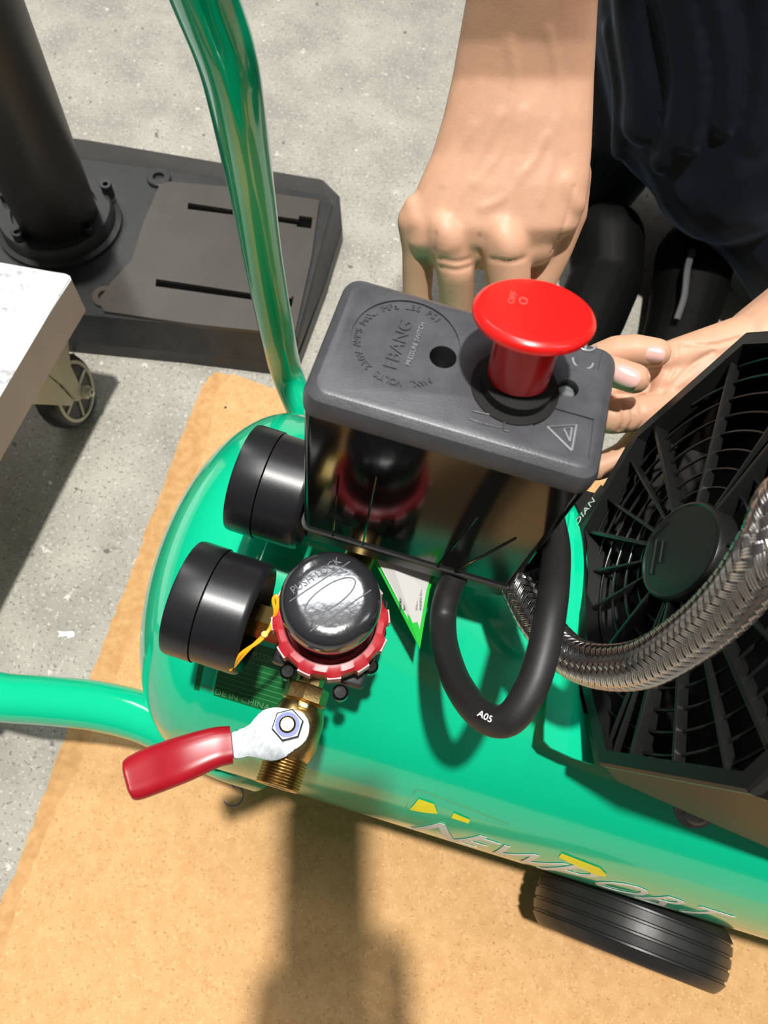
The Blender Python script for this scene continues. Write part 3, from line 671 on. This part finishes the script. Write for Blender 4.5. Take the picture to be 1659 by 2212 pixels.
# ---- cable loop
def dep(z, px, py): return P(px, py, z)
cbp = [P(985, 1240, .345), P(965, 1290, .338), P(957, 1340, .335), P(962, 1400, .342), P(985, 1470, .357), P(1025, 1530, .372), P(1070, 1558, .382), P(1110, 1545, .390), P(1150, 1480, .395), P(1175, 1400, .397), P(1190, 1320, .396), P(1198, 1250, .390), P(1200, 1180, .380), P(1190, 1120, .368)]
bm = bmesh.new(); tube(bm, [np.append(q, .0056+.0024*min(1, max(0, (i/len(cbp)-.15)*1.9))) if 0 else np.append(q, .0060) for i, q in enumerate(spline(cbp, 10))], .0060, 24); cab = obj('power_cable', bm, M_['cable'], AC, smooth=60)
bm = bmesh.new(); bmq = spline([P(1178, 1105, .365), P(1165, 1190, .357), P(1145, 1240, .352), P(1120, 1262, .350)], 6)
lathe(bm, P(1165, 1150, .352), (.2, -.75, .1), [(.012, 0), (.011, .010), (.009, .012), (.009, .022)], 32); obj('cable_gland', bm, M_['black'], AC)
q0 = P(1048, 1548, .3865); qn = _n(CAM-q0); qd = _n(P(1085, 1552, .389)-P(1020, 1518, .385)); qd = _n(qd-(qd@qn)*qn); qs = np.cross(qn, qd)
obj('cable_print', text_bm('A05', .0034, .0001, lambda x, y, z: q0+qn*(.0022+z)+qd*x+qs*y, 'CENTER'), M_['wprint'], cab)
# ---- braided hose
hp = [P(1085, 1175, .342), P(1125, 1270, .346), P(1165, 1345, .352), P(1225, 1412, .364), P(1300, 1440, .380), P(1395, 1432, .405), P(1500, 1370, .433), P(1590, 1285, .456), P(1665, 1180, .474), P(1740, 1060, .480), np.array([.138, .136, .474]), np.array([.168, .146, .456]), np.array([.182, .148, .430])]
HR = .0082
path = spline(hp, 40)
d_ = [0.]
for a, b in zip(path[:-1], path[1:]): d_.append(d_[-1]+np.linalg.norm(b-a))
d_ = np.array(d_); NH = int(d_[-1]/.0004); pa = np.array(path)
pts = [np.array([np.interp(t, d_, pa[:, k]) for k in range(3)]) for t in np.linspace(0, d_[-1], NH)]
bm = bmesh.new(); tube(bm, pts[::6], HR-.0006, 24); hose = obj('braided_hose', bm, mat('hose_core', (.05, .05, .05), .5), AC, smooth=60)
pth, T_, S_, B_ = frames(pts); pth = np.array(pth); S_ = np.array(S_); B_ = np.array(B_)
NS = 12; PITCH = .044; ds = d_[-1]/(NH-1)
verts, faces = [], []
slope = math.atan2(2*math.pi*HR/PITCH, 1); ca, sa = math.cos(slope), math.sin(slope)
wdt = .00078; prof = []
for w in range(3): prof += [((w-1)*wdt-wdt*.44, 0), ((w-1)*wdt, .00036), ((w-1)*wdt+wdt*.44, 0)]
for sgn in (1, -1):
    for s in range(NS):
        idx = np.arange(0, NH, 2); phi = 2*math.pi*idx*ds/PITCH; ph = sgn*phi+2*math.pi*s/NS; nx = phi*NS/math.pi
        lift = np.tanh(1.6*np.cos(math.pi/2*(2*s+nx)+math.pi/4)) if sgn > 0 else -np.tanh(1.6*np.cos(math.pi/2*(2*s-nx)+math.pi/4))
        R0 = HR+.00034*lift; base = len(verts); npf = 9
        for i, k in enumerate(idx):
            for (u_, h_) in prof:
                a = ph[i]+u_*ca/HR*sgn; kk = min(max(k-u_*sa/ds, 0), NH-1.001); k0 = int(kk); f_ = kk-k0
                c0 = pth[k0]*(1-f_)+pth[k0+1]*f_
                verts.append(c0+(R0[i]+h_)*(S_[k0]*math.cos(a)+B_[k0]*math.sin(a)))
        for i in range(len(idx)-1):
            for j in range(npf-1):
                if j % 3 == 2: continue
                a = base+i*npf+j; faces.append((a, a+1, a+npf+1, a+npf))
me = bpy.data.meshes.new('wire_braid'); me.from_pydata([tuple(v) for v in verts], [], faces); me.update()
br = link_mesh('wire_braid', me, M_['steel'], hose, smooth=None); br['kind'] = 'stuff'
for p_ in me.polygons: p_.use_smooth = True
# ---- mounting bracket
bm = bmesh.new(); bz = .296
bl = [(1232, 1105), (1222, 1180), (1212, 1280), (1200, 1380), (1186, 1480), (1176, 1570), (1176, 1600), (1190, 1615), (1240, 1638), (1284, 1652), (1275, 1600), (1252, 1500), (1242, 1300), (1240, 1105)]
poly_prism(bm, zpts(bl, bz), (0, 0, -.0025)); 
obj('mounting_bracket', bm, M_['green'], AC, smooth=False)
bq0 = onTank(1502, 1748); nn_ = _n(np.array([0, bq0[1]-TY, bq0[2]-TZ])); bm = bmesh.new(); lathe(bm, bq0, nn_, [(.0105, 0), (.0105, .0012), (.0062, .0014), (.0062, .0045), (.004, .0055)], 24); obj('bracket_bolt', bm, M_['zinc'], AC, smooth=30)
# ---- fan shroud
A20 = math.radians(20); SO = np.array([.115, .156, .353])
SF = Frame(SO, np.array([[0, math.sin(A20), -math.cos(A20)], [1, 0, 0], [0, math.cos(A20), math.sin(A20)]]))   # local x = along Y, y = up the slope, z = outward
def su(px, py, z=0): return SF.hit(px, py, z)[:2]
octa = [su(1243, 1148), su(1368, 932), su(1610, 716), np.array([.085, .072]), np.array([-.075, .085]), su(1612, 1712), su(1292, 1652), su(1252, 1480)]
def ring2(k, z): return [SF(p_[0]*k, p_[1]*k, z) for p_ in octa]
bm = bmesh.new()
ins = []
def inset(poly, d):
    out = []; n = len(poly); c = sum(poly)/n
    for i in range(n):
        a, b, e = poly[i-1], poly[i], poly[(i+1) % n]; n1 = (b-a)/np.linalg.norm(b-a); n2 = (e-b)/np.linalg.norm(e-b)
        m1 = np.array([-n1[1], n1[0]]); m2 = np.array([-n2[1], n2[0]])
        if m1@(c-b) < 0: m1 = -m1
        if m2@(c-b) < 0: m2 = -m2
        m = (m1+m2)/2; out.append(b+m*d/max(m@m, .3))
    return out
i1, i2 = inset(octa, .0012), inset(octa, .0068)
R4 = [[bm.verts.new(SF(*p_, z)) for p_ in pl_] for pl_, z in ((octa, -.004), (octa, -.0012), (i1, 0), (i2, 0), (i2, -.011), (octa, -.011), (octa, -.004))]
for A, B in zip(R4[:-1], R4[1:]):
    for i in range(8): j = (i+1) % 8; bm.faces.new((A[i], A[j], B[j], B[i]))
bmesh.ops.remove_doubles(bm, verts=bm.verts, dist=1e-7)
shr = obj('fan_shroud', bm, M_['shroud'], AC, smooth=20)
# housing behind the frame
bm = bmesh.new(); front = [SF(*p_, -.006) for p_ in octa]
back = [np.array([.30, q[1], min(max(q[2], .285), .46)]) for q in front]
back[6] = np.array([.30, back[6][1], .285]); A = [bm.verts.new(q) for q in front]; B = [bm.verts.new(q) for q in back]
for i in range(8): j = (i+1) % 8; bm.faces.new((A[i], A[j], B[j], B[i]))
bm.faces.new(B)
w1 = P(1305, 1655, .312); w2 = P(1334, 1688, .292); w3 = P(1500, 1762, .281); w4 = P(1660, 1832, .275); w4 = w4+(w4-w3)*1.2
i5 = SF(*octa[5], -.004); i6 = SF(*octa[6], -.004)
wt = w4+np.array([0, .02, .12]); va_ = [bm.verts.new(q) for q in (i6, w2, w3, w4, wt, i5)]
bm.faces.new(va_); bm.faces.new((va_[5], va_[4], B[5])); bm.faces.new((va_[4], va_[3], B[6], B[5])); bm.faces.new((va_[0], B[6], va_[3], va_[2], va_[1]))
obj('motor_housing', bm, mat('housing_plastic', (.010, .008, .007), .42, bump=.1, bscale=500, spec=.18), shr, smooth=20)
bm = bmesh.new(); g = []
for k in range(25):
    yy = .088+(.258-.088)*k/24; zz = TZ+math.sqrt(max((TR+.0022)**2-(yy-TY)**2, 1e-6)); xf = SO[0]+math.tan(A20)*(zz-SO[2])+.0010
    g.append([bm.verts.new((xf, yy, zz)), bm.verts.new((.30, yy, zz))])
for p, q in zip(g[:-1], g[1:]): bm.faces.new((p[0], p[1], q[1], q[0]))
obj('added_dark_sheet', bm, M_['dark'], shr)  # black sheet added over the tank top so the grille interior looks dark
bm = bmesh.new(); poly_prism(bm, [SF(*p_, -.045) for p_ in inset(octa, .008)], SF.R[:, 2]*-.002); obj('shroud_back_plate', bm, M_['dark'], shr)
def edge_r(a):
    """distance from the hub to the inner outline at angle a"""
    dx, dy = math.cos(a), math.sin(a); best = 9
    for i in range(8):
        p, q = i2[i], i2[(i+1) % 8]; e = q-p; D = dx*e[1]-dy*e[0]
        if abs(D) < 1e-9: continue
        t = (p[0]*e[1]-p[1]*e[0])/D; s = (p[0]*dy-p[1]*dx)/D
        if t > 0 and -1e-6 <= s <= 1+1e-6: best = min(best, t)
    return best
HUBR = .0245
rib_angs = []
for tp_ in ((1548, 850), (1590, 1000), (1650, 960), (1420, 980), (1380, 1040), (1320, 1085), (1290, 1150), (1262, 1230), (1262, 1310), (1300, 1400), (1370, 1420), (1330, 1560), (1370, 1560), (1440, 1600), (1540, 1600), (1600, 1500), (1650, 1380), (1655, 1150)):
    p_ = su(*tp_); rib_angs.append(math.atan2(p_[1], p_[0]))
for i, a in enumerate(sorted(rib_angs)):
    r1 = edge_r(a)+.0015; r0 = HUBR-.001; c_ = SF(math.cos(a)*(r0+r1)/2, math.sin(a)*(r0+r1)/2, -.0065); d1 = SF.R@np.array([math.cos(a), math.sin(a), 0]); d3 = SF.R[:, 2]; d2 = np.cross(d3, d1)
    big = i % 3 == 0
    bm = bmesh.new(); box(bm, c_, ((r1-r0)/2, .0011 if big else .0007, .0045 if big else .003), np.array([d1, d2, d3]).T, bev=.0003); obj('grille_rib', bm, M_['shroud'], shr, smooth=30)
for rr in (.034, .0435, .053, .0625, .072, .0815, .091, .100):
    bm = bmesh.new(); run = []; runs = []
    for k in range(0, 145):
        a = 2*math.pi*k/144
        if rr < edge_r(a): run.append(SF(rr*math.cos(a), rr*math.sin(a), -.0075))
        else:
            if len(run) > 2: runs.append(run)
            run = []
    if len(run) > 2: runs.append(run)
    bm.free()
    if len(runs) > 1 and runs[0][0] is not None and rr < edge_r(0) and rr < edge_r(2*math.pi*143.99/144): runs = [runs[-1]+runs[0]]+runs[1:-1]
    for r_ in runs:
        bm = bmesh.new(); tube(bm, r_, .0008, 6); obj('grille_ring', bm, M_['shroud'], shr, smooth=60)
bm = bmesh.new(); lathe(bm, SF(0, 0, -.012), SF.R[:, 2], [(HUBR, 0), (HUBR, .010), (HUBR*.97, .0115), (HUBR*.93, .0118), (HUBR*.90, .0112), (.005, .0112)], 64)
hub = obj('grille_hub', bm, M_['shroud'], shr, smooth=30)
bm = bmesh.new()
for a, b in (((1418, 1165), (1405, 1240)), ((1432, 1168), (1424, 1215)), ((1400, 1170), (1440, 1125))):
    tube(bm, [SF(*su(*a), 0.0), SF(*su(*b), 0.0)], .0005, 6)
obj('hub_marks', bm, M_['shroud'], hub)
# word on the frame edge
qa = SF(*su(1236, 1138), .0006); qb = SF(*su(1278, 1088), .0006)
d1 = _n(SF(*su(1287, 1075), 0)-SF(*su(1237, 1143), 0)); d3 = SF.R[:, 2]
mid = SF(*su(1265, 1105), .0003); d2 = np.cross(d3, d1)
obj('side_word', text_bm('DIAN', .0070, .0002, lambda x, y, z: mid+d1*x+d2*y+d3*z, 'CENTER', 1.1), M_['wprint'], shr)
bm = bmesh.new(); d4 = d2
box(bm, mid-d3*.0022, (.017, .0042, .0022), np.array([d1, d2, d3]).T, bev=.0006); obj('word_plate', bm, M_['shroud'], shr)
# ================================================================== WARNING TAG
tg = [(808, 1215), (940, 1262), (905, 1400)]
tw = [P(800, 1195, .334), P(845, 1205, .336), P(945, 1225, .334), P(928, 1275, .328), P(907, 1402, .316)]
TG = empty('warning_tag', tw[4], 'white paper tag with green border hanging below the switch behind the knob', 'tag')
bm = bmesh.new(); poly_prism(bm, tw, (0, 0, -.0004)); obj('green_border', bm, M_['tagg'], TG, smooth=False)
cn = sum(tw)/5; bm = bmesh.new(); inn = [P(812, 1205, .3348), P(846, 1213, .3364), P(936, 1228, .3345), P(921, 1275, .3284), P(903, 1378, .3176)]
nrm = _n(np.cross(tw[4]-tw[0], tw[2]-tw[0])); nrm = nrm if nrm[2] > 0 else -nrm
poly_prism(bm, [q+nrm*.0004 for q in inn], nrm*.0002); obj('tag_paper', bm, M_['tagw'], TG, smooth=False)
o3 = P(880, 1295, .3245); n3 = _n(np.cross(tw[4]-tw[2], tw[1]-tw[2])); n3 = n3 if n3[2] > 0 else -n3
d1 = _n(P(893, 1260, .3275)-P(893, 1330, .3225)+1e-9); d1 = d1-(d1@n3)*n3; d1 = _n(d1); d2 = np.cross(n3, d1)
bm = bmesh.new()
for k in range(6):
    join_bm(bm, text_bm('WARNING READ ALL RULES', .00165, .00005, (lambda kk: (lambda x, y, z: P(886, 1280, .3275)+n3*.0010+d1*(x*.8)+d2*(y+.0045-kk*.0019)+n3*z))(k), 'CENTER'))
obj('tag_print', bm, M_['ink'], TG)
#@@PERSON
# ================================================================== PERSON
PR = empty('person', P(1400, 400, 0), 'crouching person in dark navy trousers and black shoes holding the compressor', 'person')
D = PD
# right hand, back up
def section(y, xl, xr, dtop, th, tilt=0.):
    c = (xl+xr)/2; w = (xr-xl)/2; A_, B_ = D(xl, y, dtop+th*.5), D(xr, y, dtop+th*.5); cen = (A_+B_)/2; hx = (B_-A_)/2; hz = _n(D(c, y, dtop)-D(c, y, dtop+.1))*th*.5; out = []
    for k in range(28):
        t = 2*math.pi*k/28; cs, sn = math.cos(t), math.sin(t)
        out.append(cen+hx*np.sign(cs)*abs(cs)**.85+hz*np.sign(sn)*abs(sn)**.9+hz*tilt*cs)
    return out
rings = [section(-260, 1030, 1345, .285, .048), section(-120, 1012, 1322, .305, .046), section(0, 1006, 1292, .323, .042), section(90, 990, 1288, .338, .038), section(170, 976, 1284, .349, .034), section(250, 957, 1281, .355, .032, .1), section(330, 932, 1277, .362, .031, .2), section(400, 900, 1270, .3665, .030, .3), section(450, 884, 1262, .3705, .029, .3), section(495, 880, 1245, .3740, .026, .3), section(530, 884, 1195, .3805, .021, .2), section(552, 900, 1150, .388, .015, .1)]
caps = []
caps += chain([(D(903, 478, .3925), .0112), (D(904, 540, .403), .0090), (D(901, 640, .424), .0084), (D(925, 740, .436), .0075)])
caps += chain([(D(968, 512, .3875), .0122), (D(984, 585, .3975), .0104), (D(987, 660, .416), .0096), (D(995, 760, .433), .0080)])
caps += chain([(D(1090, 525, .3850), .0130), (D(1098, 600, .3945), .0120), (D(1090, 680, .413), .0100), (D(1075, 780, .425), .0082)])
caps += chain([(D(1225, 380, .385), .0125), (D(1222, 460, .395), .0115), (D(1195, 545, .405), .0098), (D(1150, 640, .418), .0092), (D(1250, 780, .425), .0088), (D(1372, 818, .414), .0085)])
caps += [(D(922, 505, .3965), .0100, D(1010, 520, .3945), .0110), (D(1010, 525, .3945), .0115, D(1150, 525, .3940), .0125), (D(935, 540, .402), .0075, D(1060, 550, .402), .0085)]
h0 = flesh('h', caps, M_['skin'], PR, .002, 8, loft_rings=rings); bv = surf(h0)
det = []
for l, r, pr in (([(1080, 250), (1020, 370), (968, 480)], .0045, .0008), ([(1130, 240), (1115, 360), (1092, 490)], .0045, .0008), ([(1030, 270), (960, 370), (906, 455)], .0040, .0007), ([(1195, 260), (1185, 360), (1165, 440)], .0040, .0006),
                 ([(1100, 90), (1112, 170), (1100, 250), (1078, 330), (1025, 400)], .0022, .0008), ([(1180, 290), (1150, 350), (1112, 395), (1085, 430), (1040, 450)], .0022, .0009), ([(1040, 180), (1010, 270), (985, 350), (960, 400)], .0020, .0006), ([(1180, 60), (1205, 180), (1215, 330)], .0030, .0005),
                 ([(958, 490), (970, 522)], [.0095, .0090], .0013), ([(1084, 505), (1096, 536)], [.0105, .0095], .0013), ([(900, 452), (902, 478)], [.0075, .0075], .0009), ([(1215, 395), (1232, 440)], [.008, .008], .0008)):
    det += ridge(bv, l, r, pr)
drop(h0); caps += det
caps1 = caps
# left hand, palm up, behind the switch
caps = []
caps += chain([(D(1900, 560, .46), .030), (D(1760, 660, .46), .027), (D(1640, 745, .455), .024)])
for a, b, r0, r1 in (((1620, 735, .452), (1440, 775, .448), .017, .0105), ((1620, 780, .455), (1440, 830, .455), .020, .016), ((1620, 830, .460), (1420, 880, .458), .020, .013)):
    caps.append((D(*a), r0, D(*b), r1))
caps += chain([(D(1418, 762, .4300), .0085), (D(1370, 757, .431), .0095), (D(1330, 760, .434), .0095), (D(1290, 775, .438), .0090)])
caps += chain([(D(1440, 880, .450), .0125), (D(1375, 895, .443), .0108), (D(1320, 900, .440), .0105), (D(1260, 890, .445), .009)])       # little finger
caps += chain([(D(1430, 900, .470), .0105), (D(1350, 985, .470), .0095), (D(1290, 1010, .47), .0085)])
caps += chain([(D(1440, 830, .455), .0125), (D(1380, 840, .458), .0110), (D(1310, 850, .460), .0095)])
for l in ([(1465, 745, .430), (1478, 790, .434), (1450, 850, .437)],): pass
V = lambda *a: np.array(a, float)
body = [(PD(1187, -290, .318), .0235, V(-.046, .43, .65), .040), (V(-.046, .43, .65), .041, V(.0, .74, .83), .050), (V(.0, .74, .83), .05, V(.18, .82, .86), .05),
        (V(.225, .400, .318), .034, V(.37, .56, .46), .041), (V(.37, .56, .46), .042, V(.37, .78, .83), .050), (V(.37, .78, .83), .05, V(.18, .82, .86), .05),
        (V(.18, .80, .86), .056, V(.18, .76, .96), .052), (V(.18, .72, 1.03), .078, V(.18, .78, 1.08), .088), (V(.18, .67, 1.00), .050, V(.18, .70, 1.06), .066), (V(.18, .645, .965), .028, V(.18, .67, 1.0), .045),
        (V(.18, .615, 1.00), .013, V(.18, .640, 1.045), .009), (V(.095, .745, 1.02), .016, V(.093, .75, 1.055), .018), (V(.265, .745, 1.02), .016, V(.267, .75, 1.055), .018), (V(.18, .82, .86), .06, V(.2, 1.0, .40), .09),
        (V(.163, .633, .978), .007, V(.197, .633, .978), .007), (V(.145, .640, 1.062), .010, V(.165, .636, 1.064), .009), (V(.195, .636, 1.064), .009, V(.215, .640, 1.062), .010)]
hand1 = flesh('body', caps1+caps+body, M_['skin'], PR, .0014, 8, loft_rings=rings); hand2 = hand1
flesh('shirt', [(V(-.025, .52, .70), .054, V(.0, .74, .83), .066), (V(.0, .74, .83), .070, V(.18, .83, .83), .085), (V(.37, .66, .66), .056, V(.37, .78, .83), .066), (V(.37, .78, .83), .070, V(.18, .83, .83), .085),
                (V(.13, .84, .80), .10, V(.15, 1.02, .42), .12), (V(.24, .84, .80), .10, V(.27, 1.02, .42), .12), (V(.18, .86, .82), .09, V(.2, 1.05, .40), .12)], M_['shoe'], PR, .005, 5)
flesh('hair', [(V(.18, .765, 1.10), .090, V(.18, .80, 1.05), .088), (V(.18, .70, 1.135), .05, V(.18, .76, 1.13), .075)], mat('dark_hair', (.01, .007, .005), .6), PR, .005, 3)
for x_ in (.155, .205):
    bm = bmesh.new(); bmesh.ops.create_uvsphere(bm, u_segments=16, v_segments=10, radius=.011)
    for v in bm.verts: v.co += Vector((x_, .6375, 1.045))
    obj('eye', bm, M_['wprint'], PR)
def nail(c, nrm, ax, w, l, parent):
    nrm, ax = _n(nrm), _n(ax); ax = _n(ax-(ax@nrm)*nrm); sd = np.cross(nrm, ax); bm = bmesh.new(); bmesh.ops.create_uvsphere(bm, u_segments=20, v_segments=10, radius=1)
    for v in bm.verts:
        x, y, z = v.co; v.co = Vector(c+ax*(np.sign(x)*abs(x)**.8*l)+sd*(np.sign(y)*abs(y)**.8*w)+nrm*(z*.0012-.0022*(y*y)))
    return obj('fingernail', bm, M_['nail'], parent, smooth=60)
def carve(o, lines, w=.0014, depth=.0014):
    bv = surf(o); off = np.array(WL[o.name]); me = o.data; n = len(me.vertices); co = np.empty(n*3); me.vertices.foreach_get('co', co); co = co.reshape(-1, 3)
    nr = np.empty(n*3); me.vertices.foreach_get('normal', nr); nr = nr.reshape(-1, 3)
    for l in lines:
        pts = []
        for q in spline([np.array(p, float) for p in l], 8):
            d = _n(ray(q[0], q[1])); h = bv.ray_cast(Vector(CAM), Vector(d))
            if h[0] is not None: pts.append(np.array(h[0])-off)
        if not pts: continue
        P_ = np.array(pts); m = np.all((co > P_.min(0)-.006) & (co < P_.max(0)+.006), axis=1)
        ds_ = np.min(np.linalg.norm(co[m][:, None, :]-P_[None], axis=2), axis=1); co[m] -= nr[m]*(depth*np.exp(-(ds_/w)**2))[:, None]
    me.vertices.foreach_set('co', co.ravel()); me.update()
carve(hand2, [[(1461, 742), (1458, 790), (1430, 842)], [(1540, 760), (1500, 785), (1455, 828), (1430, 846)], [(1430, 848), (1380, 852), (1335, 850)], [(1402, 800), (1404, 830), (1398, 845)], [(1345, 875), (1350, 905), (1338, 930)], [(1362, 872), (1368, 905), (1352, 934)], [(1385, 880), (1390, 910), (1370, 936)], [(1600, 730), (1540, 745), (1480, 742)]])
carve(hand1, [[(1240, 405), (1225, 470), (1192, 545)], [(950, 560), (985, 566), (1015, 560)], [(952, 578), (985, 584), (1016, 576)], [(1060, 560), (1100, 566), (1135, 558)], [(940, 505), (935, 550), (938, 600)]], .0012, .0009)
camv = -_n(ray(1360, 815)); 
nail(D(1352, 812, .4035), camv+np.array([0, 0, .1]), D(1370, 818, .41)-D(1320, 795, .41), .0058, .0080, hand1)
nail(D(1408, 766, .4225), camv+np.array([0, -.3, 0]), D(1418, 762, .430)-D(1370, 757, .431), .0050, .0072, hand2)
# trousers
caps = []
caps += chain([(D(1620, -350, .60), .13), (D(1560, -80, .66), .12), (D(1560, 150, .70), .105), (D(1600, 330, .72), .085)])
caps += chain([(D(1420, -300, .66), .10), (D(1390, -50, .72), .085), (D(1385, 200, .78), .062), (D(1345, 330, .82), .045), (D(1280, 420, .84), .042)])
caps += chain([(D(1600, 330, .74), .080), (D(1700, 480, .76), .065), (D(1740, 620, .80), .05)])
caps += chain([(D(1480, 250, .74), .07), (D(1520, 330, .76), .060), (D(1620, 400, .78), .055)])
caps += chain([(PD(1620, -350, .60), .12), (V(.22, .98, .34), .13), (V(.22, 1.06, .34), .14)])+chain([(PD(1420, -300, .66), .095), (V(.13, 1.0, .32), .12), (V(.16, 1.08, .34), .13)])
t0 = flesh('t', caps, M_['navy'], PR, .006, 5); bv = surf(t0)
for l, r, pr in (([(1375, -60), (1385, 60), (1400, 180), (1395, 260)], .022, .010), ([(1425, -60), (1455, 60), (1470, 180), (1452, 300), (1430, 350)], .011, .010), ([(1470, -40), (1500, 80), (1510, 200), (1492, 310)], .010, .010), ([(1530, -60), (1560, 60), (1572, 170), (1565, 270)], .010, .010), ([(1640, -60), (1650, 120), (1620, 300)], .014, .006), ([(1330, 60), (1350, 200), (1345, 320)], .012, .004)):
    caps += ridge(bv, l, r, pr)
drop(t0); flesh('trousers', caps, M_['navy'], PR, .004, 3)
# shoes
def shoe(pts, nm='shoe'):
    s = flesh(nm, chain(pts), M_['shoe'], PR, .003, 4); return s
fz = lambda a, b, z: P(a, b, z)
shoe([(fz(1500, 560, .045), .042), (fz(1490, 620, .04), .040), (fz(1470, 700, .035), .036), (fz(1440, 800, .03), .033), (fz(1420, 880, .03), .030)])
shoe([(fz(1310, 520, .06), .040), (fz(1310, 600, .045), .038), (fz(1275, 680, .04), .038), (fz(1240, 760, .035), .036), (fz(1210, 850, .03), .03)])
bm = bmesh.new(); tube(bm, spline([fz(1497, 540, .088), fz(1485, 580, .088), fz(1478, 640, .082), fz(1462, 690, .075)], 6), .0034, 10, flat=.6); obj('shoe_trim', bm, M_['shoet'], PR)
bm = bmesh.new(); box(bm, D(1575, 520, .80), (.012, .007, .003), bev=.001); obj('trouser_tab', bm, mat('olive_tab', (.10, .10, .07), .7), PR)
# ================================================================== PHOTOGRAPHER'S PHONE AND HAND (they throw the long shadow on the cardboard)
RC = np.array(MC)
def K(x, y, z): return CAM+RC@np.array([x, y, z])     # right, down, forward of the phone
bm = bmesh.new(); box(bm, K(-.003, .050, -.0075), (.031, .086, .004), RC, bev=.003)
lathe(bm, K(0, 0, -.004), RC[:, 2], [(.007, -.001), (.007, .0012), (.005, .0013)], 24)
tag(obj('phone', bm, M_['black']), 'dark phone held flat above, known by its long shadow on the cardboard', 'phone')
caps = []
caps += chain([(K(.150, .420, .02), .038), (K(.085, .270, -.02), .029), (K(.050, .190, -.030), .028), (K(.028, .135, -.032), .020)])
caps += [(K(.050, .190, -.028), .022, K(.045, .120, -.026), .012), (K(.050, .190, -.028), .020, K(.010, .135, -.028), .012)]
for i, yy in enumerate((.070, .092, .114, .134)):
    caps += chain([(K(.046, .135+.006*i, -.026), .011), (K(.046, yy, -.018), .0088), (K(.042, yy-.004, -.002), .0078), (K(.028, yy-.006, .003), .0070)])
caps += chain([(K(.020, .160, -.030), .015), (K(-.020, .135, -.024), .012), (K(-.041, .110, -.014), .0098), (K(-.040, .088, -.001), .0085)])
PH = empty('person', K(.085, .27, 0), 'photographer known only by the shadow of a hand and arm on the cardboard', 'person')
flesh('hand', caps, M_['skin'], PH, .002, 5)
